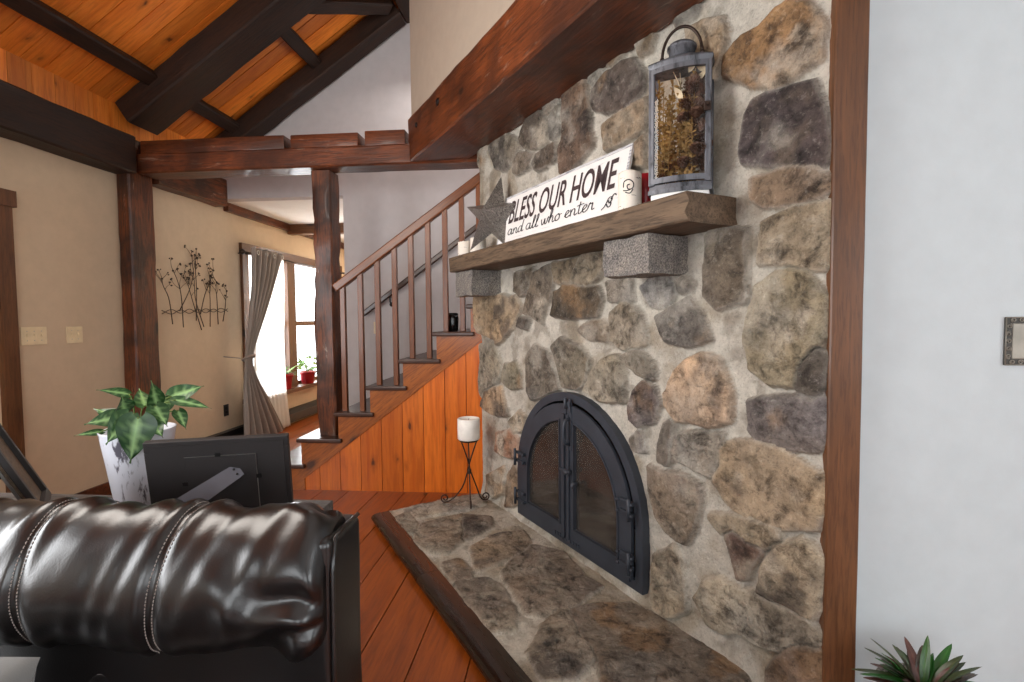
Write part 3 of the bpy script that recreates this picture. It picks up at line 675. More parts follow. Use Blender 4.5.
# ------------------------------------------------------------------ fireplace
fire=empty('fireplace',FP,FR,'fieldstone fireplace and chimney with low stone hearth and arched iron doors','fireplace')
I4=Matrix.Identity(4)
ACX,AHW,AZ0,AZS=1.11,.55,.105,.375          # arch centre, half width, bottom, spring line
def arch_in(t,z,m=0.0):
    inside=(np.abs(t-ACX)<AHW-m)&(z>AZ0+m)&(z<AZS)
    return inside|((z>=AZS)&((t-ACX)**2+(z-AZS)**2<(AHW-m)**2))
def relief(name,polys,u0,u1,v0,v1,res,place,mortar,mat,parent,hole=None,hgt=.028,seed=0,free=None,skirt=.1,warp=.017,edge=.013,grow=.020,gain=1.12):
    nu=int((u1-u0)/res)+1; nv=int((v1-v0)/res)+1
    U,V=np.meshgrid(np.linspace(u0,u1,nu),np.linspace(v0,v1,nv))
    qx=U+warp*2*fbm(U*9,V*9,3,seed); qy=V+warp*2*fbm(U*9+50,V*9+9,3,seed+3)
    best=np.full(U.shape,-1.0); H=np.zeros(U.shape); C=np.zeros(U.shape+(3,)); ins=np.zeros(U.shape,bool); MK=np.zeros(U.shape)
    mo=np.array(lin(mortar)[:3])
    C[...]=mo
    mv=1+.38*fbm(U*5,V*5,4,seed+5)+.25*fbm(U*38,V*38,3,seed+6)
    C*=mv[...,None]
    st_=sstep(.0,.22,fbm(U*4.5+7,V*4.5,5,seed+41))[...,None]*.7; C=C*(1-st_)+st_*mv[...,None]*np.array(lin((150,136,114))[:3])
    st_=sstep(.06,.2,fbm(U*11+3,V*11,4,seed+43))[...,None]*.45; C=C*(1-st_)+st_*np.array(lin((112,102,88))[:3])
    H[...]=-.004+.012*fbm(U*7,V*7,4,seed+9)+.006*fbm(U*36,V*36,3,seed+21)
    rn=random.Random(seed+1)
    for col,pts in polys:
        P=np.array(pts); a0=P.min(0)-.05; a1=P.max(0)+.05
        i0,i1=np.searchsorted(V[:,0],[a0[1],a1[1]]); j0,j1=np.searchsorted(U[0],[a0[0],a1[0]])
        rnd=rn.random(),rn.uniform(-1,1),rn.uniform(-1,1),rn.random()
        if i1<=i0 or j1<=j0: continue
        x=qx[i0:i1,j0:j1]; y=qy[i0:i1,j0:j1]; n=len(P)
        dist=np.full(x.shape,9.0); inside=np.zeros(x.shape,bool)
        for k in range(n):
            ax,ay=P[k]; bx,by=P[(k+1)%n]; ex,ey=bx-ax,by-ay
            tt=np.clip(((x-ax)*ex+(y-ay)*ey)/(ex*ex+ey*ey+1e-9),0,1)
            dist=np.minimum(dist,np.hypot(x-ax-tt*ex,y-ay-tt*ey))
            cond=((ay>y)!=(by>y))&(x<(bx-ax)*(y-ay)/((by-ay) if abs(by-ay)>1e-9 else 1e-9)+ax)
            inside^=cond
        sd=np.where(inside,dist,-dist)+grow; inside=sd>0; dist=np.abs(sd)
        hs=hgt*(.75+.6*rnd[0])
        cx,cy=P.mean(0); sz=P.max(0)-P.min(0)
        dome=1-.16*(((x-cx)/(sz[0]+.05))**2+((y-cy)/(sz[1]+.05))**2)*2
        ux=U[i0:i1,j0:j1]; vy=V[i0:i1,j0:j1]
        face=hs*sstep(-.004,edge*(.5+.8*rnd[3]),dist)*dome+.05*hs/hgt*(rnd[1]*(ux-cx)+rnd[2]*(vy-cy))*sstep(0,.03,dist)+(.018*fbm(ux*8+rnd[0]*30,vy*8,4,seed+11)+.010*fbm(ux*30,vy*30,3,seed+13))*sstep(0,.02,dist)
        c=np.array(lin(col)[:3]); c=(c*.76+c.mean()*.24)*gain
        va=1.12+1.1*fbm(ux*6+rnd[0]*40,vy*6,5,seed+15)+.7*fbm(ux*28,vy*28+rnd[1]*9,4,seed+16)
        tint=fbm(ux*4+rnd[1]*30,vy*4+3,3,seed+18)
        cc=c[None,None]*va[...,None]*np.stack([1+.3*tint,1+.12*tint,1-.2*tint],-1)
        # second mineral tone in patches
        alt=np.array(lin([(96,84,72),(150,140,124),(132,104,74),(74,66,62),(176,166,150)][int(rnd[3]*4.99)])[:3])
        pm=sstep(.02,.22,fbm(ux*7+rnd[1]*50,vy*7+rnd[2]*20,5,seed+25))*.75
        cc=cc*(1-pm[...,None])+alt*pm[...,None]*va[...,None]
        # dark clefts
        cl=np.abs(fbm(ux*6+rnd[0]*12,vy*8,5,seed+27)); cf=sstep(.02,.0,cl)*sstep(.015,.04,dist); cc*=(1-.45*cf)[...,None]; face=face-.006*cf
        # mortar smeared over the rim
        sm=sstep(.018,.0,dist)*.45+sstep(.04,.30,fbm(ux*8,vy*8,5,seed+31))*.36
        cc=cc*(1-sm[...,None])+mo[None,None]*sm[...,None]
        H[i0:i1,j0:j1]=np.where(inside,np.maximum(face,.002),H[i0:i1,j0:j1]); C[i0:i1,j0:j1]=np.where(inside[...,None],cc,C[i0:i1,j0:j1]); ins[i0:i1,j0:j1]|=inside; MK[i0:i1,j0:j1]=np.where(inside,1-sm,MK[i0:i1,j0:j1])
    if free is not None: H=free(U,V,H,ins)
    keep=np.ones((nv-1,nu-1),bool)
    if hole is not None:
        hv=hole(U,V); keep=~(hv[:-1,:-1]&hv[1:,:-1]&hv[:-1,1:]&hv[1:,1:])
    vs=place(U.ravel(),V.ravel(),H.ravel())
    idx=np.arange(nu*nv).reshape(nv,nu)
    F=np.stack([idx[:-1,:-1],idx[:-1,1:],idx[1:,1:],idx[1:,:-1]],-1)[keep]
    # skirt
    ring=np.concatenate([idx[0,:],idx[1:,-1],idx[-1,-2::-1],idx[-2:0:-1,0]])
    Uf,Vf=U.ravel()[ring],V.ravel()[ring]
    back=place(Uf,Vf,np.full(ring.shape,-skirt)); nb=len(vs); m=len(ring)
    S=np.stack([ring,np.roll(ring,-1),nb+np.roll(np.arange(m),-1),nb+np.arange(m)],-1)
    vs=np.concatenate([vs,back]); F=np.concatenate([F,S[:, ::-1]])
    C2=np.clip(np.concatenate([C.reshape(-1,3),C.reshape(-1,3)[ring]*.9]),0.01,1); C2=np.concatenate([C2,np.concatenate([MK.ravel(),MK.ravel()[ring]])[:,None]],1)
    me=bpy.data.meshes.new(name); me.from_pydata([tuple(p) for p in vs],[],[tuple(int(i) for i in f) for f in F]); me.update()
    me.polygons.foreach_set('use_smooth',[True]*len(me.polygons))
    ca=me.attributes.new('Col','FLOAT_COLOR','POINT'); ca.data.foreach_set('color',C2.astype(np.float32).ravel())
    me.materials.append(mat); o=bpy.data.objects.new(name,me); link(o,parent)
    bm=bmesh.new(); bm.from_mesh(me); bmesh.ops.recalc_face_normals(bm,faces=bm.faces); bm.to_mesh(me); bm.free()
    return o
def wall_place(u,v,h): return np.stack([u,-h,v],-1)
def wall_free(U,V,H,ins):
    # mortar falls back past the right and left ends; the footing swells out to the hearth
    H=np.where((U>2.405)&~ins,H-(U-2.405)*.9,H)
    k=np.clip((U-2.37)/.06,0,1); H=np.where((U>2.37)&ins,(H+.03)*np.sqrt(1-k*k+1e-9)-.03,H)
    H=np.where((U<-.02)&~ins,H-(-.02-U)*1.0,H)
    return H+.02*sstep(.14,.04,V)
relief('stone_wall',WALL,-.055,2.439,.0,2.50,.0058,wall_place,(198,192,180),M['stone'],fire,hole=lambda U,V:arch_in(U,V,.02),seed=2,free=wall_free,skirt=.06)
# hearth: local (t, off)
def hearth_place(u,v,h): return np.stack([u,-v,.05+h],-1)
relief('hearth_slab',HEARTH,-.03,2.35,-.03,.70,.0070,hearth_place,(190,182,168),M['stone'],fire,hgt=.011,seed=5,skirt=.05,warp=.016,edge=.02,grow=.032,gain=1.25)
# wooden nosing round the hearth
mb=MB()
prof=[(.695,.0),(.695,.058),(.76,.058),(.79,.054),(.806,.044),(.812,.03),(.806,.016),(.792,.010),(.792,0)]
def ext(mb,a,b):
    n=len(prof); vs=[(a,-p[0],p[1]) for p in prof]+[(b,-p[0],p[1]) for p in prof]
    fs=[tuple(range(n)),tuple(range(2*n-1,n-1,-1))]+[(i,(i+1)%n,n+(i+1)%n,n+i) for i in range(n)]
    mb.add(vs,fs,random.random())
ext(mb,0.0,.905); ext(mb,.908,2.36)
o=mb.build('hearth_edging',M['edging'],fire,smooth=False); tag(o,'dark polished wooden edging along the hearth front'); autosmooth(o,50)
# corbels
def corbel(t0,t1,z0,z1,off,seed,lab):
    bm=bmesh.new(); bmesh.ops.create_cube(bm,size=1); bmesh.ops.subdivide_edges(bm,edges=list(bm.edges),cuts=9,use_grid_fill=True)
    for v in bm.verts:
        p=Vector((t0+(v.co.x+.5)*(t1-t0),-off+(v.co.y+.5)*(off+.02),z0+(v.co.z+.5)*(z1-z0)))
        p+=mnoise.noise_vector(p*16+Vector((seed,0,0)))*.008; p.z=min(p.z,z1); v.co=p
    mb=MB(); bm.verts.index_update(); mb.add([v.co.copy() for v in bm.verts],[[v.index for v in f.verts] for f in bm.faces]); bm.free()
    o=mb.build('corbel',M['granite'],fire); autosmooth(o,40); tag(o,lab)
corbel(1.60,1.865,1.485,1.632,.205,1,'right grey granite corbel under the mantel'); corbel(.02,.285,1.47,1.632,.205,5,'left grey granite corbel under the mantel')
# fire box
mb=MB(); N=24
def arch_pts(m,n=N,cx=ACX):
    r=AHW-m; p=[(cx-r,AZ0+m),(cx+r,AZ0+m)]
    for i in range(n+1):
        a=PI*i/n; p.append((cx+r*math.cos(a),AZS+r*math.sin(a)))
    return p
P=arch_pts(.03); depth=.42
vs=[(p[0],.03,p[1]) for p in P]+[(ACX+(p[0]-ACX)*.8,depth,AZ0+(p[1]-AZ0)*.85) for p in P]; n=len(P)
mb.add(vs,[(i,(i+1)%n,n+(i+1)%n,n+i) for i in range(n)]+[tuple(range(n,2*n))])
o=mb.build('firebox',M['fire_inside'],fire); 
mb=MB()
mb.grid([[Vector((ACX-.36+.72*i/10,.06+.3*j/6,AZ0+.035+.03*math.sin(PI*i/10)*math.sin(PI*j/6)+.008*mnoise.noise(Vector((i*.9,j*.8,2))))) for i in range(11)] for j in range(7)])
mb.build('ash_bed',M['ash'],o)
# iron door surround: flat arched ring proud of the stone
def ring(mb,outer,inner,y0,y1):
    n=len(outer); vs=[(p[0],y0,p[1]) for p in outer]+[(p[0],y0,p[1]) for p in inner]+[(p[0],y1,p[1]) for p in outer]+[(p[0],y1,p[1]) for p in inner]
    fs=[]
    for i in range(n):
        j=(i+1)%n
        fs+=[(i,j,n+j,n+i),(2*n+i,3*n+i,3*n+j,2*n+j),(i,2*n+i,2*n+j,j),(n+i,n+j,3*n+j,3*n+i)]
    mb.add(vs,fs)
YF=-.036
mb=MB(); ring(mb,arch_pts(0),arch_pts(.045),YF,.04)
surround=mb.build('door_surround',M['black_iron'],fire,smooth=False)
mb=MB()
def arc_rail(r0,r1,y0,y1,a0,a1,n=22):
    vs=[];fs=[]
    for i in range(n+1):
        a=a0+(a1-a0)*i/n
        for r,y in ((r0,y0),(r1,y0),(r1,y1),(r0,y1)): vs.append((ACX+r*math.cos(a),y,AZS+r*math.sin(a)))
    for i in range(n):
        for k in range(4): fs.append((i*4+k,i*4+(k+1)%4,(i+1)*4+(k+1)%4,(i+1)*4+k))
    fs+=[(0,1,2,3),(n*4,n*4+3,n*4+2,n*4+1)]
    mb.add(vs,fs)
arc_rail(.478,.492,YF-.014,YF+.0,0,PI); mb.box(ACX+.478,ACX+.492,YF-.014,YF,AZ0+.05,AZS)
mb.box(ACX-.492,ACX-.478,YF-.014,YF,AZ0+.05,AZS)
mb.build('surround_rib',M['black_iron'],surround,smooth=False)
def half(cx_sign,m,ctr,bot,n=14):
    """half-arch outline; cx_sign -1 left, +1 right"""
    r=AHW-m; s=cx_sign
    p=[(ACX+s*ctr,AZ0+bot),(ACX+s*r,AZ0+bot)]
    a1=math.acos(ctr/r)
    for i in range(n+1):
        a=a1*i/n; p.append((ACX+s*r*math.cos(a),AZS+r*math.sin(a)))
    return p
for s,nm in ((-1,'left iron half door'),(1,'right iron half door')):
    mb=MB(); out=half(s,.072,.004,.03); inn=half(s,.148,.066,.115)
    ring(mb,out,inn,-.05,-.018)
    # thin raised bead round the pane
    b1=half(s,.140,.058,.107); 
    ring(mb,b1,inn,-.056,-.049)
    d=mb.build('door',M['black_iron'],fire,smooth=False); tag(d,nm)
    g=MB(); gp=half(s,.143,.061,.11); n=len(gp)
    g.add([(p[0],-.036,p[1]) for p in gp]+[(p[0],-.030,p[1]) for p in gp],[tuple(range(n)),tuple(range(2*n-1,n-1,-1))]+[(i,n+i,n+(i+1)%n,(i+1)%n) for i in range(n)])
    g.build('glass',M['stove_glass'],d,smooth=False)
    # hinges: pairs of knuckles on the outer edge
    for z in (.235,.475):
        h=MB()
        for dz in (-.025,.025):
            x0=ACX+s*.425; x1=ACX+s*.515
            h.box(min(x0,x1),max(x0,x1),-.066,-.049,z+dz-.009,z+dz+.009,ch=.003)
            h.tube([(x0,-.066,z+dz),(x0,-.076,z+dz)],.008,10); h.tube([(x1,-.066,z+dz),(x1,-.078,z+dz)],.008,10)
        h.tube([(ACX+s*.505,-.078,z-.05),(ACX+s*.505,-.078,z+.05)],.009,8)
        h.build('hinge',M['black_iron'],d)
    # centre stile bar and air-hole studs
    h=MB(); h.box(ACX+s*.012,ACX+s*.03,-.062,-.049,AZ0+.05,AZS+.44,ch=.003)
    for i in range(4):
        x=ACX+s*(.035+.024*i); h.box(x-.006,x+.006,-.057,-.049,AZ0+.036,AZ0+.054,ch=.002)
    h.build('stile_bar',M['black_iron'],d)
    if s>0:
        h=MB(); x=ACX+.036
        h.tube([(x,-.049,.80),(x,-.085,.79),(x,-.095,.76),(x,-.095,.70),(x,-.085,.67),(x,-.049,.66)],.009,8)
        h.box(x-.014,x+.014,-.056,-.049,.63,.83,ch=.003)
        h.build('handle',M['black_iron'],d)
        h=MB(); h.box(x-.022,x+.018,-.07,-.049,.86,.885,ch=.003); h.tube([(x-.012,-.075,.85),(x-.012,-.075,.905)],.008,8); h.box(x-.018,x+.01,-.062,-.049,.825,.9,ch=.003)
        h.build('top_latch',M['black_iron'],d)
        h=MB(); h.box(x-.07,x+.02,-.075,-.06,.515,.53,ch=.003); h.tube([(x,-.049,.52),(x,-.09,.52)],.012,10); h.tube([(x+.05,-.049,.47),(x+.05,-.075,.47),(x+.05,-.08,.45)],.011,8)
        h.build('draft_knob',M['black_iron'],d)
# ------------------------------------------------------------------ mantel shelf
mm=beam_mesh(2.08,.245,.10,21,n=40,rough=.004,ch=.006)
for i,v in enumerate(mm.v):
    x,y,z=v
    if x>2.0: mm.v[i]=(x+.02*mnoise.noise(Vector((y*20,z*30,1))),y,z)
o=mm.build('mantel_shelf',M['mantel'],M=MF@Matrix.Translation((0,-.1225,1.685))); autosmooth(o,35)
tag(o,'weathered grey-brown timber mantel shelf resting on two granite corbels','mantel shelf')
MZ=1.737
def on_mantel(t,off,z=MZ): p=fp(t,off,z); return p

# sign
SIGNL,SIGNH=1.15,.335
tilt=math.atan(.075/.33)
sg=empty('mantel_sign',on_mantel(.455,.118),FR,'long white board sign reading BLESS OUR HOME on the mantel','sign')
Mt=Matrix.Rotation(-tilt,4,'X')
mb=MB(); mb.box(0,SIGNL,0,.012,0,SIGNH,ch=.002); bd=mb.build('board',M['sign_white'],sg,M=Mt)
mb=MB()
for a in (((.0,SIGNL),(SIGNH-.014,SIGNH)),((.0,SIGNL),(0,.012)),((0,.012),(.012,SIGNH-.014)),((SIGNL-.014,SIGNL),(.012,SIGNH-.014))):
    mb.box(a[0][0],a[0][1],-.0012,.0005,a[1][0],a[1][1])
mb.build('painted_border',M['sign_edge'],sg,M=Mt)
def text_mesh(name,body,mat,parent,x0,x1,z0,z1,Mt,off=.0,ext=.0008):
    cu=bpy.data.curves.new(name,'FONT'); cu.body=body; cu.size=1; cu.offset=off; cu.extrude=0; cu.resolution_u=4
    to=bpy.data.objects.new(name,cu); COL.objects.link(to)
    dg=bpy.context.evaluated_depsgraph_get(); me=bpy.data.meshes.new_from_object(to.evaluated_get(dg))
    bpy.data.objects.remove(to); bpy.data.curves.remove(cu)
    co=np.array([v.co for v in me.vertices]); a=co.min(0); b=co.max(0)
    for v in me.vertices:
        v.co=Vector((x0+(v.co.x-a[0])/(b[0]-a[0])*(x1-x0),-.0022,z0+(v.co.y-a[1])/(b[1]-a[1])*(z1-z0)))
    me.name=name; me.materials.clear(); me.materials.append(mat)
    o=bpy.data.objects.new(name,me); link(o,parent); o.matrix_local=Mt; return o
ti=text_mesh('lettering','BLESS OUR HOME',M['sign_ink'],sg,.105,1.075,.150,.295,Mt,off=.012)
# hand-drawn script line as ribbons of ink
G={ # strokes in a unit box, x advance
'a':([[(.62,.9),(.3,1),(.06,.7),(.05,.3),(.25,.02),(.5,.2),(.62,.9)],[(.64,1),(.62,.3),(.75,.02),(.95,.2)]],.9),
'n':([[(.05,1),(.12,.5),(.1,0)],[(.1,.45),(.3,.9),(.5,.95),(.6,.7),(.58,.2),(.7,.0),(.92,.2)]],.88),
'd':([[(.62,.85),(.35,1),(.08,.7),(.06,.3),(.25,.02),(.5,.2),(.64,.8)],[(.78,2.0),(.66,1),(.64,.25),(.78,.02),(.98,.2)]],.95),
'l':([[(.0,.2),(.25,.9),(.4,1.7),(.32,2.05),(.2,1.8),(.16,.8),(.2,.1),(.38,.02),(.55,.2)]],.52),
'w':([[(.0,.9),(.1,.3),(.22,.02),(.4,.3),(.5,.9),(.55,.3),(.7,.02),(.88,.4),(.95,1.0),(1.1,.85)]],1.08),
'h':([[(.0,.2),(.25,1.0),(.38,1.8),(.28,2.1),(.16,1.7),(.14,.6),(.1,0)],[(.12,.4),(.35,.95),(.52,.9),(.56,.5),(.56,.15),(.7,.0),(.9,.2)]],.86),
'o':([[(.4,1),(.1,.75),(.06,.3),(.3,0),(.58,.25),(.6,.7),(.4,1),(.6,.85),(.9,.85)]],.86),
'e':([[(.0,.25),(.35,.5),(.55,.8),(.4,1),(.16,.75),(.12,.3),(.35,.0),(.7,.25)]],.68),
't':([[(.3,1.7),(.22,.8),(.2,.2),(.36,.0),(.6,.2)],[(-.1,1.2),(.75,1.3)]],.56),
'r':([[(.0,.3),(.2,1.05),(.3,.9),(.5,.95),(.48,.4),(.55,.05),(.8,.15)]],.78),
' ':([],.42)}
def ribbon(mb,pts,wd):
    c=catmull([(p[0],p[1],0) for p in pts],max(8,len(pts)*5)); L=[];R=[]
    for i,p in enumerate(c):
        d=(c[min(i+1,len(c)-1)]-c[max(i-1,0)]).normalized(); n=Vector((-d.y,d.x,0))
        k=wd*(.55+.75*abs(d.y)); L.append(p+n*k/2); R.append(p-n*k/2)
    vs=[Vector((p.x,-.0022,p.y)) for p in L]+[Vector((p.x,-.0022,p.y)) for p in R]; m=len(L)
    mb.add(vs,[(i,i+1,m+i+1,m+i) for i in range(m-1)])
x=.125; txt='and all who enter'; tot=sum(G[c][1] for c in txt); ux=(.955-.125)/tot; uz=.036; zb=.078
for word in txt.split(' '):
    mb=MB()
    for c in word:
        for sk in G[c][0]: ribbon(mb,[(x+p[0]*ux,zb+p[1]*uz) for p in sk],.0062)
        x+=G[c][1]*ux
    x+=G[' '][1]*ux
    mb.build('script_word',M['sign_ink_script'],sg,M=Mt)
for xo,s in ((.06,-1),(1.04,1)):
    mb=MB()
    for q in ([(0,0),(.012,.02),(.03,.022),(.034,.008),(.02,-.002),(.008,.01)],[(.0,-.006),(.015,-.022),(.03,-.018),(.03,-.004),(.016,-.006)],[(.026,.012),(.045,.032),(.062,.024)],[(-.03,-.028),(-.012,-.016),(.0,.0)]):
        ribbon(mb,[(xo+s*p[0],zb+.012+p[1]) for p in q],.0062)
    mb.build('flourish',M['sign_ink_script'],sg,M=Mt)

# barn star leaning on the chimney
R1=.262; cz=R1*.81+.004
sr=empty('barn_star',on_mantel(.45,.150),FR+math.radians(25),'dark embossed tin barn star leaning on the stones left of the sign','star')
vs=[(0,-.125,0)]
for i in range(10):
    a=PI/2+PI*i/5; r=R1 if i%2==0 else R1*.40
    vs.append((r*math.cos(a),0,r*math.sin(a)))
vs.append((0,.004,0))
fs=[(0,1+(i+1)%10,1+i) for i in range(10)]+[(11,1+i,1+(i+1)%10) for i in range(10)]
mb=MB(); mb.add(vs,fs)
mb.build('star_body',M['star'],sr,smooth=False,M=Matrix.Rotation(-math.radians(11),4,'X')@Matrix.Translation((0,0,cz))@Matrix.Rotation(math.radians(4),4,'Y'))
mb=MB(); mb.box(-.012,.012,.002,.010,-.01,.02); 
mb.build('hanger',M['black_metal'],sr,M=Matrix.Rotation(-math.radians(11),4,'X')@Matrix.Translation((0,0.002,cz+.12)))

# candles
def candle(name,t,off,r,h,label,mark=False):
    e=empty(name,on_mantel(t,off),FR,label,'candle')
    mb=MB(); pr=[(r*.96,0),(r,.006),(r*1.01,h*.5),(r,h-.006),(r*.94,h),(r*.7,h-.004),(.0001,h-.012)]
    mb.lathe(pr,28); o=mb.build('candle_body',M['birch'],e)
    for i,v in enumerate(o.data.vertices):
        if v.co.z>h*.8: v.co.z+=.006*mnoise.noise(v.co*60)
    mb=MB(); mb.tube([(0,0,h-.013),(.001,0,h+.004),(.003,0,h+.012)],.0016,6); mb.build('wick',M['black_metal'],e)
    if mark:
        mb=MB()
        for pts in ([(-.022,.0),(-.018,.022),(.002,.028),(.018,.014),(.014,-.006),(-.002,-.008),(-.006,.006),(.004,.01)],[(.016,-.01),(.004,-.024),(-.014,-.02)],[(-.022,-.012),(-.008,-.014),(.006,-.01)]):
            c=catmull([(p[0],p[1],0) for p in pts],30)
            mb.tube([Vector(((r*1.012)*math.sin(p.x/r+.75),-(r*1.012)*math.cos(p.x/r+.75),h*.58+p.y)) for p in c],.0022,6)
        mb.build('painted_swirl',M['sign_ink_script'],e)
    return e
candle('pillar_candle',.09,.165,.047,.10,'white birch pillar candle at the far left end of the mantel')
candle('pillar_candle',.215,.125,.052,.11,'white birch pillar candle beside the star, second from the left end')
candle('pillar_candle',1.718,.165,.046,.155,'white candle with dark painted swirl between sign and lantern',True)
e=empty('votive_cup',on_mantel(1.70,.06),FR,'small red votive cup tucked behind the swirl candle beside the lantern','candle cup')
mb=MB(); mb.lathe([(.026,0),(.03,.01),(.034,.10),(.034,.165),(.031,.165),(.030,.02),(.0001,.018)],20); mb.build('cup',M['red'],e)
mb=MB(); mb.lathe([(.028,.02),(.029,.12),(.0001,.122)],16); mb.build('wax_fill',M['wax'],e)

# lantern: bowed front, turned towards the room
LA=math.radians(36)
ln=empty('lantern',on_mantel(1.922,.100),FR+LA,'tall grey metal lantern with dried foliage at right end of mantel','lantern')
LW,LD,LH0,LH1=.108,.052,.05,.48
def bow(y,n=14,w=LW,d=LD,b=.025):
    """closed outline: bowed front (−y)"""
    p=[]
    for i in range(n+1):
        u=-1+2*i/n; p.append((w*u,-d-b*(1-u*u)))
    p+=[(w,d),(-w,d)]; return p
def slab(mb,z0,z1,s0=1,s1=1):
    P=bow(0); n=len(P)
    vs=[(p[0]*s0,p[1]*s0,z0) for p in P]+[(p[0]*s1,p[1]*s1,z1) for p in P]
    mb.add(vs,[tuple(range(n-1,-1,-1)),tuple(range(n,2*n))]+[(i,(i+1)%n,n+(i+1)%n,n+i) for i in range(n)])
mb=MB(); slab(mb,.0,.03,.93,.93); mb.build('lantern_foot',M['white_wash'],ln,smooth=False)
mb=MB(); slab(mb,.03,.045,1.03,1.03); slab(mb,.045,.062,1.0,.97); mb.build('lantern_base',M['galv'],ln,smooth=False)
mb=MB(); slab(mb,LH1,LH1+.016,1.0,1.04); slab(mb,LH1+.016,LH1+.022,1.04,1.02)
P=bow(0); n=len(P)
vs=[(p[0]*1.02,p[1]*1.02,LH1+.022) for p in P]+[(p[0]*.42,p[1]*.55,LH1+.045) for p in P]; mb.add(vs,[tuple(range(n,2*n))]+[(i,(i+1)%n,n+(i+1)%n,n+i) for i in range(n)])
lid=mb.build('lantern_roof',M['galv'],ln,smooth=False)
mb=MB(); mb.lathe([(.046,LH1+.035),(.046,LH1+.075),(.052,LH1+.078),(.052,LH1+.086),(.044,LH1+.094),(.0001,LH1+.096)],24); mb.build('vent_cap',M['galv'],lid)
mb=MB(); mb.tube([(.07*math.cos(PI*i/20),0,LH1+.055+.105*math.sin(PI*i/20)) for i in range(21)],.0055,10)
mb.ball((.07,0,LH1+.055),.009); mb.ball((-.07,0,LH1+.055),.009); mb.build('carry_ring',M['dark_metal'],ln)
def post(mb,x,y,hw=.011): mb.box(x-hw,x+hw,y-.010,y+.010,.06,LH1,ch=.003)
mb=MB()
for x in (-LW+.011,LW-.011):
    for y in (-LD,LD-.01): post(mb,x,y)
mb.build('corner_bars',M['galv'],ln,smooth=False)
# front door frame following the bow
def bowbox(mb,z0,z1,u0,u1,th=.012,n=10,yo=0):
    vs=[]
    for i in range(n+1):
        u=u0+(u1-u0)*i/n; x=LW*u; y=-LD-.025*(1-u*u)+yo
        vs+=[(x,y-th/2,z0),(x,y+th/2,z0),(x,y+th/2,z1),(x,y-th/2,z1)]
    fs=[(0,1,2,3),(4*n,4*n+3,4*n+2,4*n+1)]
    for i in range(n):
        for k in range(4): fs.append((i*4+k,i*4+(k+1)%4,(i+1)*4+(k+1)%4,(i+1)*4+k))
    mb.add(vs,fs)
mb=MB(); bowbox(mb,.066,.086,-.97,.97); bowbox(mb,LH1-.02,LH1-.002,-.97,.97); bowbox(mb,.086,LH1-.02,-.97,-.83); bowbox(mb,.086,LH1-.02,.83,.97)
dr=mb.build('lantern_door',M['galv'],ln,smooth=False)
mb=MB(); bowbox(mb,.085,LH1-.019,-.84,.84,.002); mb.build('glass',M['glass'],dr)
mb=MB(); mb.box(-.012,.012,-.004,.004,-.016,.016,ch=.002); mb.tube([(0,-.004,0),(0,-.016,0),(.008,-.02,.002)],.004,8)
mb.build('latch',M['dark_metal'],dr,M=Matrix.Translation((LW*.88,-LD-.018,.315)))
for s in (-1,1):
    mb=MB(); mb.box(s*(LW-.006)-.001,s*(LW-.006)+.001,-LD+.01,LD-.02,.07,LH1-.004); mb.build('side_glass',M['glass'],ln)
# contents
df=empty('dried_foliage',ln.location+Vector((0,0,.064)),FR+LA,'golden dried foliage sprays standing inside the mantel lantern','dried plant'); df['kind']='thing'
mb=MB(); rn=random.Random(3)
for i in range(44):
    x=rn.uniform(-.08,.05); y=rn.uniform(-.052,.02); h=rn.uniform(.2,.39); bx=x+rn.uniform(-.015,.03)
    pts=[(x,y,.002),(x*.8+bx*.2,y,h*.5),(bx,y+rn.uniform(-.01,.01),h)]
    mb.tube(pts,.0015,5)
    for j in range(46):
        z=rn.uniform(.06,1)*h; f=z/h; px=x+(bx-x)*f; a=rn.uniform(0,2*PI); L=rn.uniform(.012,.026)
        d=Vector((math.cos(a),math.sin(a)*.8,rn.uniform(.1,.9))).normalized()*L; sd=Vector((-math.sin(a)*.7,math.cos(a)*.3,.7))*.006; p=Vector((px,y,z))
        q=p+d; q.x=max(-.095,min(.095,q.x)); q.y=max(-.066,min(.04,q.y))
        mb.add([p,p+d*.5+sd,q,p+d*.5-sd],[(0,1,2,3)])
mb.build('sprays',M['dried_gold'],df)
mb=MB()
for pts in ([(.02,0,.1),(.01,.0,.3),(-.03,-.01,.42),(-.06,-.02,.46)],[(.02,0,.1),(.04,0,.35),(.055,-.01,.45)],[(-.01,0,.1),(-.005,.01,.38),(-.02,.0,.47)]): mb.tube(catmull(pts,14),.002,6)
for (x,y,z,a) in ((.045,-.04,.36,.5),(.03,-.05,.385,1.2),(.055,-.05,.40,-.3),(.01,-.05,.30,2.2)):
    P=[]
    for i in range(7):
        u=i/6; wv=.011*math.sin(PI*u)+.0005; c=Vector((x+math.cos(a)*.05*u,y+.01*math.sin(4*u),z+math.sin(a)*.05*u)); nrm=Vector((-math.sin(a),.3,math.cos(a)))
        P.append([c-nrm*wv,c+Vector((0,.003,0)),c+nrm*wv])
    mb.grid(P)
o=mb.build('pale_twigs',M['dried_pale'],df); tag(o,'pale curled leaves and twigs')
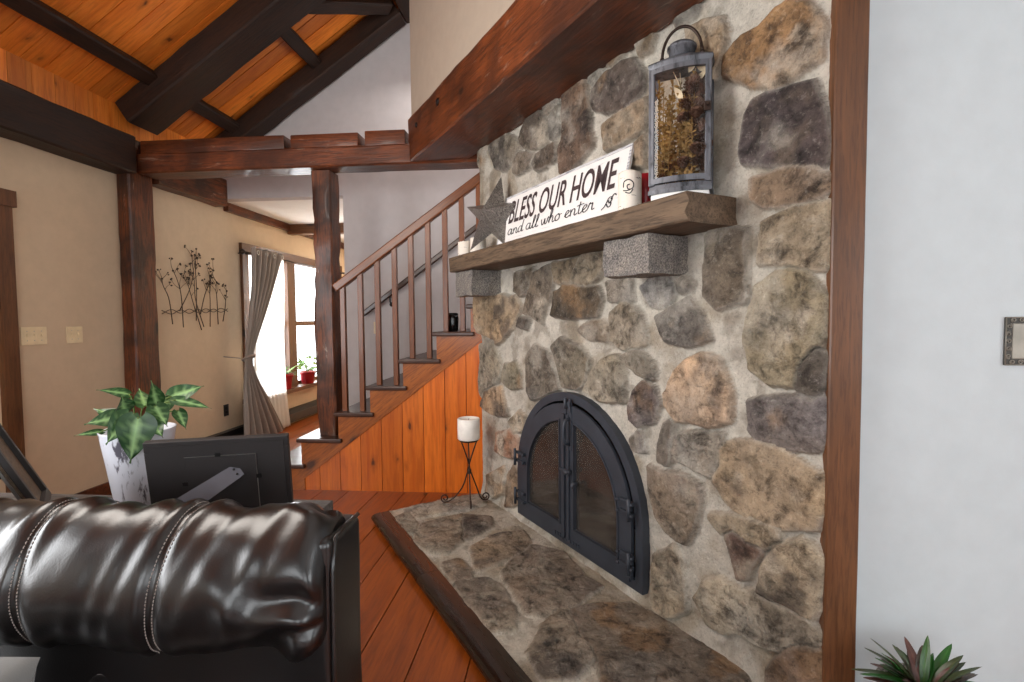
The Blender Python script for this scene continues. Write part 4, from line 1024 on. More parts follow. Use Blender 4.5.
# pine cones piled in the lantern
def cone_mesh():
    mb=MB(); mb.ball((0,0,.02),.011,8,1.6)
    for r in range(7):
        z=.004+r*.0055; R=.018*math.sin(PI*(r+1.2)/8.6)+.003
        for k in range(8):
            a=2*PI*k/8+r*.4; d=Vector((math.cos(a),math.sin(a),.45)); s=Vector((-math.sin(a),math.cos(a),0))
            p=Vector((0,0,z)); mb.add([p+d*R*.3-s*.003,p+d*R-s*.0055,p+d*R*1.12+Vector((0,0,.003)),p+d*R+s*.0055,p+d*R*.3+s*.003],[(0,1,2,3,4)])
    return mb
cm=cone_mesh(); c0=None
for i in range(60):
    r=rn.random(); lay=i//7
    x=rn.uniform(-.08,.08) if lay<2 else rn.uniform(.02,.08); y=rn.uniform(-.052,.02); z=.066+lay*.042+rn.uniform(0,.012)
    p=ln.location+Matrix.Rotation(FR+LA,3,'Z')@Vector((x,y,z))
    if c0 is None: c0=cm.build('pine_cone',M['pine_cone']); c=c0
    else: c=c0.copy(); COL.objects.link(c)
    c.location=p; c.rotation_euler=(rn.uniform(-1,1),rn.uniform(-1,1),rn.uniform(0,6)); 
    tag(c,'small brown pine cone in the heap inside the lantern','pine cone','pine cones inside the lantern')
# ------------------------------------------------------------------ candle stand on the hearth
cs=empty('candle_stand',fp(.16,.185,.062),0,'scrolled wire candle stand holding a wide white candle at the back corner of the hearth','candle stand')
legs=[(-.19,-.01),(.115,.055),(.03,-.12)]
for (dx,dy) in legs:
    D=Vector((dx,dy,0)); L=D.length; D.normalize(); T=Vector((0,0,1))
    pts=[D*-.055+T*.435,D*-.035+T*.38,D*-.006+T*.29,D*.012+T*.215,D*.05+T*.11,D*(L*.62)+T*.03,D*(L*.86)+T*.0105]
    c=catmull(pts,22)
    sc=[]
    for i in range(1,22):
        a=-PI/2+i*.38; r=.030*(1-i/30)
        sc.append(D*(L*.88+r*math.cos(a))+T*(.0365+r*math.sin(a)))
    mb=MB(); mb.tube(c+sc,.0048,8); mb.build('leg',M['dark_metal'],cs)
mb=MB(); mb.lathe([(.010,.205),(.0145,.212),(.0145,.232),(.010,.239)],14); mb.build('collar',M['dark_metal'],cs)
mb=MB(); mb.lathe([(.062,.430),(.066,.434),(.066,.440),(.0001,.441)],24); mb.build('drip_plate',M['dark_metal'],cs)
mb=MB(); mb.lathe([(.070,.442),(.075,.45),(.076,.52),(.075,.580),(.072,.585),(.067,.584),(.063,.576),(.0001,.572)],36); mb.build('candle',M['wax'],cs)
mb=MB(); mb.tube([(0,0,.571),(.001,0,.580),(.003,.001,.584)],.0016,6); mb.build('wick',M['black_metal'],cs)

# tumbler on the stair
tm=empty('tumbler',(-.80,3.90,TZ[6]+.0005),0,'black glossy tumbler standing on a stair tread near the chimney','tumbler')
mb=MB(); mb.lathe([(.032,0),(.040,.006),(.043,.05),(.045,.10),(.041,.125)],24); mb.build('body',M['black_plastic'],tm)
mb=MB(); mb.lathe([(.041,.125),(.042,.132),(.034,.142),(.0001,.143)],24); mb.build('lid',M['black_metal'],tm)

# ------------------------------------------------------------------ sofa
SX1=-.474; SX0=-2.35
sofa=empty('leather_sofa',(-1.41,1.0,0),0,'dark brown leather sofa seen at its puffy stitched backrest','sofa')
def SL(v): return Vector((v[0]+1.41,v[1]-1.0,v[2]))
prof=[(1.125,.80),(1.118,.868),(1.085,.903),(1.035,.905),(.985,.872),(.948,.815),(.932,.755),(.938,.695),(.962,.642),(.996,.608),(1.0,.58),(.99,.55),(.985,.49),(.985,.43),(1.0,.40)]
NV=84
pc=catmull([(0,p[0],p[1]) for p in prof],NV)
nx=210; seams=(-1.11,-.80,-1.66,-1.98)
rowsP=[];norm=[]
for j in range(NV):
    a=pc[max(j-1,0)]; b=pc[min(j+1,NV-1)]; t=(b-a).normalized(); norm.append(Vector((0,t.z,-t.y)) if True else None)
for j in range(NV):
    if norm[j].dot(pc[j]-Vector((0,1.04,.70)))<0: norm[j]=-norm[j]
def seam_x(s,v):          # seams splay outwards towards the bottom
    return s-.10*max(0,(v-.18))*(.9 if s>-1.0 else .45)
for j in range(NV):
    v=j/(NV-1); row=[]
    for i in range(nx+1):
        u=i/nx; x=SX0+(SX1-SX0)*u
        p=pc[j].copy(); p.x=x
        d=0
        for s in seams:
            sx=seam_x(s,v); q=abs(x-sx); d-=.009*math.exp(-(q/.012)**2)*(1 if v<.62 else .7); d+=.003*math.exp(-((q-.03)/.025)**2)
        # soft gathers running with the roll
        g=mnoise.noise(Vector((x*8+v*3,v*2.2,1.3)))*.011+mnoise.noise(Vector((x*24+v*7,v*3.0,4.1)))*.0055
        g+=mnoise.noise(Vector((x*4,v*5,9)))*.008
        # tight pleats along the crest
        cr=math.exp(-((v-.10)/.09)**2)
        g+=cr*.010*math.sin(x*75+3*mnoise.noise(Vector((x*6,0,2))))*(.4+.6*abs(mnoise.noise(Vector((x*5,3,1)))))
        # folds fanning out from the right-hand end
        e=max(0,1-(SX1-x)/.26)
        fa=math.atan2(pc[j].z-.70,(SX1+.03-x)*.9+.02)
        g+=e*.016*math.sin(fa*9+3.5*mnoise.noise(Vector((x*7,v*6,5))))*(1 if .15<v<.75 else .3)
        d+=g*min(1,(SX1-x)/.02+.2)
        # pillow end rounds off
        k=max(0,1-(SX1-x)/.075); rr=1-.34*(1-math.sqrt(max(0,1-k*k)))
        c=Vector((x,1.055,.735))
        p=p+norm[j]*d
        p=Vector((x,c.y+(p.y-c.y)*rr,c.z+(p.z-c.z)*(rr if p.z<c.z else 1-(1-rr)*.35)))
        # crease climbs towards the right
        row.append(SL(p))
    rowsP.append(row)
mb=MB(); mb.grid(rowsP); 
mb.f.append(tuple(j*(nx+1)+nx for j in range(NV))); mb.sm.append(False)
mb.f.append(tuple(j*(nx+1) for j in range(NV-1,-1,-1))); mb.sm.append(False)
cush=mb.build('back_cushion',M['leather'],sofa)
# twin rows of stitches along the seams
def surf(x,v):
    j=v*(NV-1); j0=min(int(j),NV-2); f=j-j0; i=(x-SX0)/(SX1-SX0)*nx; i0=min(int(i),nx-1); h=i-i0
    a=rowsP[j0][i0].lerp(rowsP[j0][i0+1],h); b=rowsP[j0+1][i0].lerp(rowsP[j0+1][i0+1],h); return a.lerp(b,f),norm[j0]
for s in seams:
    sm=MB()
    for o_ in (-.0075,.0075):
        n=96
        for q in range(n):
            v0=.06+.86*q/n; v1=v0+.86/n*.62
            p0,n0=surf(seam_x(s,v0)+o_,v0); p1,n1=surf(seam_x(s,v1)+o_,v1)
            sm.tube([p0+n0*.0004,p0.lerp(p1,.5)+n0*.0018,p1+n1*.0004],.0011,5)
    sm.build('seam_stitching',M['thread'],cush)
pp=MB()      # piping along the crest
pts=[surf(SX0+.02+(SX1-.06-SX0)*i/160,.075+.012*math.sin(i*.35)+.01*mnoise.noise(Vector((i*.11,1,1)))) for i in range(161)]
pp.tube([p+n*.001 for p,n in pts],.0042,6); pp.build('piping',M['leather'],cush)
def sbox(name,x0,x1,y0,y1,z0,z1,bev,seg=4):
    bm=bmesh.new(); bmesh.ops.create_cube(bm,size=1)
    for v in bm.verts: v.co=SL((x0+(v.co.x+.5)*(x1-x0),y0+(v.co.y+.5)*(y1-y0),z0+(v.co.z+.5)*(z1-z0)))
    bmesh.ops.bevel(bm,geom=list(bm.edges),offset=bev,segments=seg,affect='EDGES',profile=.6)
    bmesh.ops.subdivide_edges(bm,edges=[e for e in bm.edges if e.calc_length()>.12],cuts=10,use_grid_fill=True)
    for v in bm.verts: v.co+=mnoise.noise_vector(v.co*5)*.006
    mb=MB(); bm.verts.index_update(); mb.add([v.co.copy() for v in bm.verts],[[v.index for v in f.verts] for f in bm.faces],smooth=True); bm.free()
    o=mb.build(name,M['leather'],sofa); autosmooth(o,50); return o
sbox('back_shell',SX0-.02,-.462,.985,1.145,.06,.868,.022)
pp=MB(); pp.tube([SL((-.463,.985,.30)),SL((-.460,.985,.60)),SL((-.461,.99,.80)),SL((-.464,1.01,.862)),SL((-.464,1.06,.869)),SL((-.464,1.135,.866))],.005,6); pp.build('side_piping',M['leather'],sofa)
sbox('seat_cushion',SX0+.02,-.66,.24,.99,.28,.47,.05)
sbox('base',SX0,-.50,.26,1.0,.06,.30,.02)
sbox('armrest',SX0-.2,SX0+.02,.22,1.1,.06,.62,.05)
for x in (SX0+.1,-.6):
    for y in (.32,1.08):
        mb=MB(); mb.lathe([(.024,0),(.03,.075)],14,Matrix.Translation(SL((x,y,0)))); mb.build('foot',M['black_metal'],sofa)
# corner of grey throw pillow
pl=MB(); P=[]
for i in range(25):
    row=[]
    for j in range(25):
        a=-1+2*i/24; b=-1+2*j/24
        pin=1-.10*(1-abs(a))*abs(b)**3; pin2=1-.10*(1-abs(b))*abs(a)**3
        row.append((a*.21*pin2,b*.21*pin,(1-a**4)*(1-b**4)))
    P.append(row)
th=.075
pl.grid([[Vector((x,y,z**.6*th)) for x,y,z in r] for r in P]); pl.grid([[Vector((x,y,-z**.6*th*.9)) for x,y,z in r] for r in P])
Mpl=Matrix.Translation((-1.21,.80,.495))@Matrix.Rotation(math.radians(4),4,'Y')@Matrix.Rotation(math.radians(72),4,'X')
ob=pl.build('throw_pillow',M['pillow'],M=Mpl); tag(ob,'grey throw pillow with pale edge leaning on the leather backrest, corner in view','pillow')

# ------------------------------------------------------------------ console table behind the sofa
TZT=.742
tb=empty('console_table',(-1.35,1.40,0),0,'rustic grey wood console table standing behind the leather sofa','table')
def tl(x,y,z): return (x+1.35,y-1.40,z)
mb=MB(); y=1.215; rn=random.Random(2)
for k in range(3): mb.box(-2.15+1.35,-.715+1.35,y-1.40+.001,y+.113-1.40-.001,TZT-.035,TZT,ch=.003,rnd=rn.random()); y+=.113
mb.build('tabletop',M['grey_wood'],tb)
mb=MB(); mb.box(-.75,.585,-.165,-.145,TZT-.12,TZT-.035); mb.box(-.75,.585,.115,.135,TZT-.12,TZT-.035); mb.box(.565,.585,-.145,.115,TZT-.12,TZT-.035); mb.box(-.75,-.73,-.145,.115,TZT-.12,TZT-.035); mb.build('apron',M['grey_wood'],tb)
for x in (-.74,.575):
    for yy in (-.155,.125):
        mb=MB(); mb.box(0,TZT-.035,-.03,.03,-.03,.03,ch=.003); mb.build('leg',M['grey_wood'],tb,M=Matrix(((0,1,0,x),(0,0,1,yy),(1,0,0,0),(0,0,0,1))))
mb=MB(); mb.box(-.72,.555,-.14,.11,.16,.185,ch=.003); mb.build('shelf',M['grey_wood'],tb)

# leaves
def leaf(L,W,kind='heart',cols=((40,92,40),(150,190,120)),curl=.25,fold=.25,n=12,m=6):
    """leaf in local XY, base at origin, tip along +X, face +Z: returns verts, faces, colours"""
    vs=[];fs=[];cs=[]
    for i in range(n+1):
        u=i/n
        if kind=='heart':
            w=W*(math.sin(PI*min(1,u*1.05+.02)**.62))**.9*(1-.25*u) if u<.97 else W*.06
            w=max(w,.0006); bx=L*(u)-(.0)
        else:
            w=W*(math.sin(PI*(u*.93+.05))**.7)*(1-.15*u); w=max(w,.0006) if u<1 else .0006; bx=L*u
        for j in range(m+1):
            s=-1+2*j/m
            xx=bx-(L*.16*(abs(s)**1.6)*(1-u)**2 if kind=='heart' else 0)
            z=-curl*L*u*u-fold*w*(1-abs(s))*.6+.05*W*math.sin(u*9+s*2)
            vs.append(Vector((xx,s*w,z)))
            c0=np.array(lin(cols[0])[:3]); c1=np.array(lin(cols[1])[:3])
            vein=max(math.exp(-(abs(s)/.16)**2),.8*math.exp(-((abs(s)*.55-((u*5)%1)*.0+0)/.10)**2)*0)
            rib=math.exp(-((((u*4.2-abs(s)*.9)%1)-.5)/.17)**2)*(1-abs(s))*.75
            k=min(1,max(vein,rib)*(1 if kind=='heart' else .25)); cs.append(tuple(c0*(1-k)+c1*k)+(1,))
    for i in range(n):
        for j in range(m): fs.append((i*(m+1)+j,i*(m+1)+j+1,(i+1)*(m+1)+j+1,(i+1)*(m+1)+j))
    return vs,fs,cs
def leaf_at(mb,cols_out,base,tip,face,L=None,W=.03,kind='heart',cols=((26,70,30),(150,190,124)),curl=.2,fold=.3):
    base=Vector(base);tip=Vector(tip); x=(tip-base); L=L or x.length; x.normalize(); z=(Vector(face)-x*Vector(face).dot(x)).normalized(); y=z.cross(x)
    R=Matrix((x,y,z)).transposed()
    vs,fs,cs=leaf(L,W,kind,cols,curl,fold)
    mb.add([base+R@v for v in vs],fs,random.random(),True); cols_out.extend(cs)
# white distressed planter with variegated plant
PX,PY=-1.315,1.485
pt=empty('planter',(PX,PY,TZT),0,'tall white distressed tapered planter on the console table behind the picture frame','planter')
mb=MB(); mb.lathe([(.064,0),(.066,.004),(.100,.236),(.102,.240),(.097,.240),(.090,.21)],40); mb.build('pot',M['pot_white'],pt)
mb=MB(); mb.lathe([(.0905,.21),(.0001,.214)],24); mb.build('soil',M['soil'],pt)
vp=empty('variegated_plant',(PX,PY,TZT+.213),math.radians(42),'trailing green plant with pale veined heart leaves in the white planter','plant')
LV=[ # base, tip (x, y, z from planter rim) , width
((-.045,-.03,.075),(-.125,-.05,.072),.032),((-.03,-.02,.085),(-.03,-.06,.135),.036),((-.09,-.0,.03),(-.15,-.02,.035),.012),
((-.02,.03,.135),(-.09,-.0,.165),.020),((-.02,-.08,.085),(-.075,-.13,.02),.040),((.0,-.10,.075),(-.02,-.145,-.045),.056),
((.05,-.03,.10),(.045,-.07,.175),.030),((.045,-.05,.10),(.075,-.09,.045),.034),((.09,0,.12),(.175,-.02,.155),.036),((.10,-.02,.11),(.195,-.06,.088),.022),
((.105,-.03,.075),(.125,-.07,.025),.024),((.02,-.02,.10),(.01,.05,.16),.03),((-.05,.05,.06),(-.11,.09,.10),.03),((.06,.06,.08),(.12,.10,.12),.03),((.03,-.07,.06),(.06,-.12,.02),.03)]
for bs,tp,wd in LV:
    mb=MB(); co=[]; leaf_at(mb,co,bs,tp,(.25,-1,.75),W=wd,kind='heart')
    mb.build('leaf',M['leaf'],vp,col=co)
mb=MB()
for bs,tp,wd in LV:
    b=Vector(bs); mb.tube(catmull([(b.x*.25,b.y*.2+.01,.0),(b.x*.5,b.y*.4+.01,b.z*.6+.02),b],9),.0024,6)
mb.build('stems',M['stem'],vp)

# picture frame seen from behind, on its easel strut
FA=math.atan2(.11,.345)
pf=empty('picture_frame',(-.962,1.365,TZT),FA,'black picture frame seen from behind with grey strut, right of the planter','picture frame')
ft=math.radians(11); Mt=Matrix.Translation((0,.028,0))@Matrix.Rotation(ft,4,'X')      # top leans to the sofa
FW,FH=.372,.247
mb=MB()
for (a,b,c,d) in ((-FW/2,FW/2,0,.03),(-FW/2,FW/2,FH-.03,FH),(-FW/2,-FW/2+.03,.03,FH-.03),(FW/2-.03,FW/2,.03,FH-.03)): mb.box(a,b,0,.022,c,d,ch=.002)
mb.build('frame_moulding',M['frame_black'],pf,M=Mt)
mb=MB(); mb.box(-FW/2+.012,FW/2-.012,-.003,.003,.012,FH-.012); back=mb.build('back_board',M['frame_black'],pf,M=Mt)
mb=MB(); mb.box(-.085,.098,-.0065,-.003,.03,.20,ch=.001); ins=mb.build('inset_panel',M['frame_black'],back)
mb=MB(); mb.box(-.086,.099,-.0072,-.006,.1995,.2015); mb.box(.0975,.0995,-.0072,-.006,.03,.2); mb.build('panel_edge',M['silver'],back)
mb=MB()
for x,z in ((.0,.204),(.102,.13),(-.09,.12)):
    mb=MB(); mb.box(x-.007,x+.007,-.009,-.006,z-.006,z+.006,ch=.001); mb.build('turn_clip',M['black_metal'],back)
# strut: flat tapered bar from a hinge on the panel to the tabletop
A=Mt@Vector((.045,-.010,.150)); B=Vector((-.19,-.10,.004))
x=(A-B); Ls=x.length; x.normalize(); z=Vector((.1,-1,.35)); z=(z-x*z.dot(x)).normalized(); y=z.cross(x)
Mst=Matrix((x,y,z)).transposed().to_4x4(); Mst.translation=B
mb=MB(); mb.prism([(0,-.032),(Ls,-.021),(Ls+.012,-.019),(Ls+.012,.019),(Ls,.021),(0,.032)],-.002,.002); so=mb.build('strut',M['strut_grey'],pf,M=Mst)
mb=MB(); 
for q in (-.008,.008): mb.lathe([(.0034,.002),(.0034,.0034),(.0001,.0036)],10,Matrix.Translation((Ls-.002,q,0)))
mb.build('rivet',M['black_metal'],so)
# second frame at far left, edge-on
p2=empty('picture_frame',(-1.515,1.37,TZT),math.radians(45),'slanting picture frame seen edge-on at the far left of the console table','picture frame')
Mt=Matrix.Rotation(-math.radians(24),4,'Y')
mb=MB()
for (a,b,c,d) in ((0,.26,0,.026),(0,.26,.314,.34),(0,.026,.026,.314),(.234,.26,.026,.314)): mb.box(-.016,0,a,b,c,d,ch=.002)
mb.build('frame_moulding',M['frame_black'],p2,M=Mt)
mb=MB(); mb.box(-.026,-.014,.008,.252,.008,.332); bk=mb.build('back_board',M['mantel'],p2,M=Mt)
mb=MB(); mb.box(-.032,-.025,.002,.010,.02,.30); mb.build('metal_edge',M['silver'],bk)
mb=MB()
for z in (.06,.17):
    mb=MB(); mb.box(-.044,-.031,-.004,.018,z-.012,z+.012,ch=.001); mb.build('turn_clip',M['black_metal'],bk)
A=Mt@Vector((-.034,.10,.185)); B=Vector((-.22,.10,.004)); x=(A-B); Ls=x.length; x.normalize(); z=Vector((0,1,0)); y=z.cross(x)
Mst=Matrix((x,y,z)).transposed().to_4x4(); Mst.translation=B
mb=MB(); mb.box(0,Ls,-.006,.006,-.022,.022,ch=.001); mb.build('strut',M['black_metal'],p2,M=Mst)

# ------------------------------------------------------------------ left wall fittings
def wallplate(name,y,z,wd,h,label,nt,mat='plate_ivory',outlet=False,cat='light switch'):
    e=empty(name,(XL,y,z),PI/2,label,cat)      # local x along +Y, -y into room
    mb=MB(); mb.box(-wd/2,wd/2,-.006,0,-h/2,h/2,ch=.002); mb.build('plate',M[mat],e)
    for i in range(nt):
        x=(i-(nt-1)/2)*.046
        if outlet:
            for zz in (-.02,.02):
                mb=MB(); mb.box(x-.014,x+.014,-.008,-.005,zz-.013,zz+.013,ch=.002); mb.box(x-.006,x-.003,-.009,-.007,zz-.004,zz+.006); mb.box(x+.003,x+.006,-.009,-.007,zz-.004,zz+.006); mb.build('socket',M['black_metal' if mat!='plate_ivory' else mat],e)
        else:
            mb=MB(); mb.box(x-.006,x+.006,-.016,-.004,-.004,.014,ch=.002); mb.build('toggle',M[mat],e)
            mb=MB()
            for zz in (-.03,.03): mb.lathe([(.003,0),(.003,.0015),(.0001,.002)],8,Matrix.Translation((x,-.006,zz))@Matrix.Rotation(PI/2,4,'X'))
            mb.build('screw',M['silver'],e)
    return e
wallplate('light_switch',3.025,1.23,.165,.116,'wide ivory triple switch plate on the left wall beside the door casing',3)
wallplate('light_switch',3.305,1.228,.12,.116,'ivory double switch plate on the left wall nearer the corner post',2)
wallplate('wall_outlet',4.917,.40,.075,.118,'dark outlet plate low on the beige wall left of the grey curtain',1,'frame_black',True,'outlet')
e=empty('light_switch',(-1.745,YG,1.235),0,'single ivory switch plate on the grey stairwell wall behind the balusters','light switch')
mb=MB(); mb.box(-.035,.035,-.006,0,-.058,.058,ch=.002); mb.build('plate',M['plate_ivory'],e)
mb=MB(); mb.box(-.006,.006,-.016,-.004,-.004,.014,ch=.002); mb.build('toggle',M['plate_ivory'],e)
# ornate plate on the right wall
e=empty('ornate_switch_plate',(1.392,1.64,1.238),0,'ornate pewter switch plate on the white wall at right edge','light switch')
W2,H2=.066,.072
mb=MB(); mb.box(-W2,W2,-.007,0,-H2,H2,ch=.003); mb.build('plate',M['pewter_dark'],e)
mb=MB(); mb.box(-W2+.019,W2-.019,-.009,-.005,-H2+.019,H2-.019,ch=.002); mb.build('centre_panel',M['pewter'],e)
mb=MB()
def scroll(cx,cz,r,s,ax): 
    pts=[]
    for i in range(20):
        a=i*.42; q=r*(1-i/26); pts.append((cx+s*q*math.cos(a+ax),-.0085,cz+q*math.sin(a+ax)))
    mb.tube(pts,.0016,6)
for x in (-W2+.0095,W2-.0095):
    for k in range(-2,3): scroll(x,k*.0225,.0075,1 if k%2 else -1,k)
for z in (-H2+.0095,H2-.0095):
    for k in range(-2,3): scroll(k*.0225,z,.0075,1 if k%2 else -1,k+1)
for q in ((-W2+.001,W2-.001),): 
    for z in (-H2+.0015,H2-.0015): mb.tube([(q[0],-.0075,z),(q[1],-.0075,z)],.0018,6)
    for x in (-W2+.0015,W2-.0015): mb.tube([(x,-.0075,-H2+.001),(x,-.0075,H2-.001)],.0018,6)
mb.build('scroll_border',M['pewter'],e)
mb=MB(); mb.box(-.006,.006,-.020,-.006,-.004,.014,ch=.002); mb.build('toggle',M['wax'],e)

# metal branch art
ar=empty('wall_art',(XL+.012,4.50,1.26),PI/2,'dark metal branch wall art with small buds between corner post and curtain','wall art')
rn=random.Random(11)
def twig(pts,r=.0042):
    c=catmull([(p[0],-.012-.006*mnoise.noise(Vector((p[0]*9,p[1]*9,1))),p[1]) for p in pts],12); mb.tube(c,[r*(1-.5*i/11) for i in range(12)],6); return c
trunks=[((-.30,.03),(-.33,.25),(-.39,.36),(-.40,.42)),((-.17,.0),(-.185,.28),(-.22,.42),(-.27,.50)),((.07,-.03),(-.03,.22),(-.09,.38),(-.14,.45)),((-.0,.06),(.02,.35),(.015,.55),(.03,.73)),((.10,.0),(.0,.25),(-.01,.45),(-.03,.66)),((.19,.0),(.205,.25),(.20,.42),(.27,.55)),((.31,.02),(.305,.28),(.29,.36),(.31,.44)),((.38,.05),(.42,.18),(.44,.27),(.46,.36)),((-.20,.16),(-.10,.30),(-.04,.42),(-.02,.5)),((.06,.12),(.13,.30),(.19,.42),(.22,.5))]
for tpts in trunks:
    mb=MB(); c=twig(tpts,.0046)
    for q in range(5):
        i=rn.randint(5,11); p=c[i]; a=rn.uniform(.5,2.6); L=rn.uniform(.05,.12)
        e1=(p.x+L*math.cos(a),p.z+L*math.sin(a)); mid=((p.x+e1[0])/2+rn.uniform(-.01,.01),(p.z+e1[1])/2)
        d=twig(((p.x,p.z),mid,e1),.0026)
        for k in range(3):
            aa=a+rn.uniform(-1,1); z=d[-1]+Vector((.022*math.cos(aa),-.003,.022*math.sin(aa))); mb.tube([d[-1],z],.0016,5); mb.ball(z,rn.uniform(.005,.008),8)
    mb.ball(c[-1],.009,8); mb.build('branch',M['art_metal'],ar)
mb=MB()
for s in (1,-1):
    c=catmull([(-.42+.88*i/8,-.016,.135+s*(.02 if i%2 else -.015)+.03*i/8) for i in range(9)],60); mb.tube(c,.0032,6)
for x in (-.2,.2): mb.tube([(x,.012,.15),(x,-.016,.15)],.003,6)
mb.build('wire_band',M['art_metal'],ar)

# ------------------------------------------------------------------ curtains
CX_=XL+.12
rod=empty('curtain_rod',(CX_,6.45,2.035),0,'dark curtain rod across the top of the window','curtain rod')
mb=MB(); mb.tube([(0,-1.34,0),(0,1.32,0)],.009,10); mb.build('rod',M['dark_metal'],rod)
for y in (-1.36,1.34):
    mb=MB(); mb.ball((0,y,0),.03,12); mb.build('finial',M['dark_metal'],rod)
for y in (-1.25,1.25):
    mb=MB(); mb.tube([(-.118,y,.0),(-.06,y,.0),(0,y,-.014)],.006,8); mb.build('bracket',M['dark_metal'],rod)
def drape(name,mat,label,prof,plts,amp,xoff,tie=None,seed=0,cat='curtain',grom=False):
    """prof rows: z, yleft, yright, depth scale"""
    e=empty(name,(CX_,prof[0][1],0),0,label,cat)
    rows=[]; nz=70; ny=110
    zz=[p[0] for p in prof]
    L=catmull([(p[1],p[2],p[0]) for p in prof],nz); D=catmull([(p[3],0,0) for p in prof],nz)
    for k in range(nz):
        yl,yr,z=L[k]; d=D[k].x; row=[]
        for i in range(ny+1):
            u=i/ny; y=yl+(yr-yl)*u
            ph=2*PI*plts*u+.6*mnoise.noise(Vector((u*4,z*1.5,seed)))
            x=xoff+amp*d*math.sin(ph)+.012*mnoise.noise(Vector((u*6,z*3,seed+3)))
            row.append(Vector((x,y-prof[0][1],z+ .01*math.sin(ph*.5)*(1 if k==0 else 0))))
        rows.append(row)
    mb=MB(); mb.grid(rows); o=mb.build('cloth',M[mat],e)
    so=o.modifiers.new('thick','SOLIDIFY'); so.thickness=.003
    if tie:
        ty0,ty1,tz=tie
        mb=MB(); mb.tube(catmull([(xoff+.05*math.cos(a),(ty0+ty1)/2-prof[0][1]+(ty1-ty0)*.62*math.sin(a),tz+.03*math.cos(a)) for a in [i*2*PI/16 for i in range(17)]],60),.011,8); mb.tube([(xoff-.04,ty0-prof[0][1]-.01,tz),(-.118,ty0-prof[0][1]-.06,tz+.02)],.005,6); mb.build('tie_back',M[mat],e)
    if grom:
        for i in range(4):
            y=prof[0][1]+(prof[0][2]-prof[0][1])*(i+.5)/4-prof[0][1]
            mb=MB(); mb.tube([(xoff+.028+.0*i,y+.022*math.cos(a),2.035+.022*math.sin(a)) for a in [q*2*PI/16 for q in range(16)]],.005,6,closed=True); mb.build('grommet',M['silver'],e)
    return e
drape('grey_curtain','curtain','grey grommet curtain tied back at the left side of the window',
 [(2.085,5.13,5.76,1.0),(1.75,5.12,5.58,.9),(1.4,5.06,5.36,.75),(1.12,5.0,5.18,.5),(.93,4.965,5.09,.35),(.75,4.95,5.14,.5),(.45,4.91,5.36,.9),(.2,4.90,5.56,1.0),(.03,4.89,5.68,1.05)],6,.04,.075,(4.965,5.09,.93),1,grom=True)
drape('sheer_curtain','sheer','white sheer curtain hanging behind the grey curtain at the window',
 [(2.03,5.27,5.88,1.0),(1.5,5.25,5.87,1),(1.0,5.22,5.84,1),(.5,5.2,5.86,1),(.03,5.18,5.93,1)],9,.011,.012,None,4)

# baseboard heater
ht=empty('baseboard_heater',(XL,5.6,0),0,'long dark baseboard heater running under the window','heater')
mb=MB(); mb.prism([(0,.03),(.062,.03),(.075,.05),(.075,.135),(.05,.185),(0,.195)],4.1-5.6,6.95-5.6,Mxz); mb.build('cover',M['heater'],ht,smooth=False)
mb=MB(); mb.prism([(.0755,.145),(.079,.145),(.056,.19),(.052,.19)],4.11-5.6,6.94-5.6,Mxz); mb.build('damper',M['black_metal'],ht,smooth=False)
mb=MB()
for y in (-1.49,1.34): mb.box(0,.082,y-.012,y+.012,.0,.2,ch=.003)
mb.build('end_cap',M['heater'],ht)

# red pots on the sill
def sill_pot(y,xo,r,h,label,cat='plant pot'):
    e=empty('flower_pot',(XL+.045+xo,y,WZ0+.0055),0,label,cat)
    mb=MB(); mb.lathe([(r*.68,0),(r*.72,.005),(r*.95,h*.82),(r*1.08,h*.84),(r*1.08,h),(r*.96,h),(r*.92,h*.86)],28); mb.build('pot',M['red'],e)
    mb=MB(); mb.lathe([(r*.92,h*.87),(.0001,h*.88)],18); mb.build('soil',M['soil'],e); return e
p1=sill_pot(5.99,0.0,.092,.19,'left red flower pot on the window sill beside the sheer curtain')
p2_=sill_pot(6.56,0.0,.105,.165,'right red flower pot on the window sill, partly behind the stair post')
def spiky(name,loc,n,L,W,label,cols,seed,droop=.9,cat='plant',up=.8):
    e=empty(name,loc,0,label,cat); rn=random.Random(seed)
    for i in range(n):
        a=2*PI*i/n*2.4+rn.uniform(-.3,.3); l=L*rn.uniform(.6,1.1); el=rn.uniform(.35,1.3)*up
        b=Vector((.012*math.cos(a),.012*math.sin(a),.0)); d=Vector((math.cos(a)*math.cos(el),math.sin(a)*math.cos(el),math.sin(el)))
        if loc[0]<-3 and d.x<-.25: d.x*=-.6
        if loc[1]>1 and loc[0]>0 and d.y>.4: d.y*=.35
        mb=MB(); co=[]; c=cols[rn.randrange(len(cols))]
        leaf_at(mb,co,b,b+d*l,(-d.x*.6,-d.y*.6,1),W=W*rn.uniform(.8,1.2),kind='strap',cols=c,curl=droop*rn.uniform(.2,.6),fold=.5)
        mb.build('leaf',M['leaf'],e,col=co)
    return e
G1=((70,120,60),(190,210,150)); G2=((52,100,46),(120,160,80))
spiky('spider_plant',p1.location+Vector((0,0,.166)),24,.24,.011,'arching spider plant in the left red sill pot',[((120,150,90),(225,232,205))],5,1.0)
bp=empty('bushy_plant',p2_.location+Vector((0,0,.145)),0,'leafy green plant in the right red sill pot','plant')
rn=random.Random(8); mb=MB()
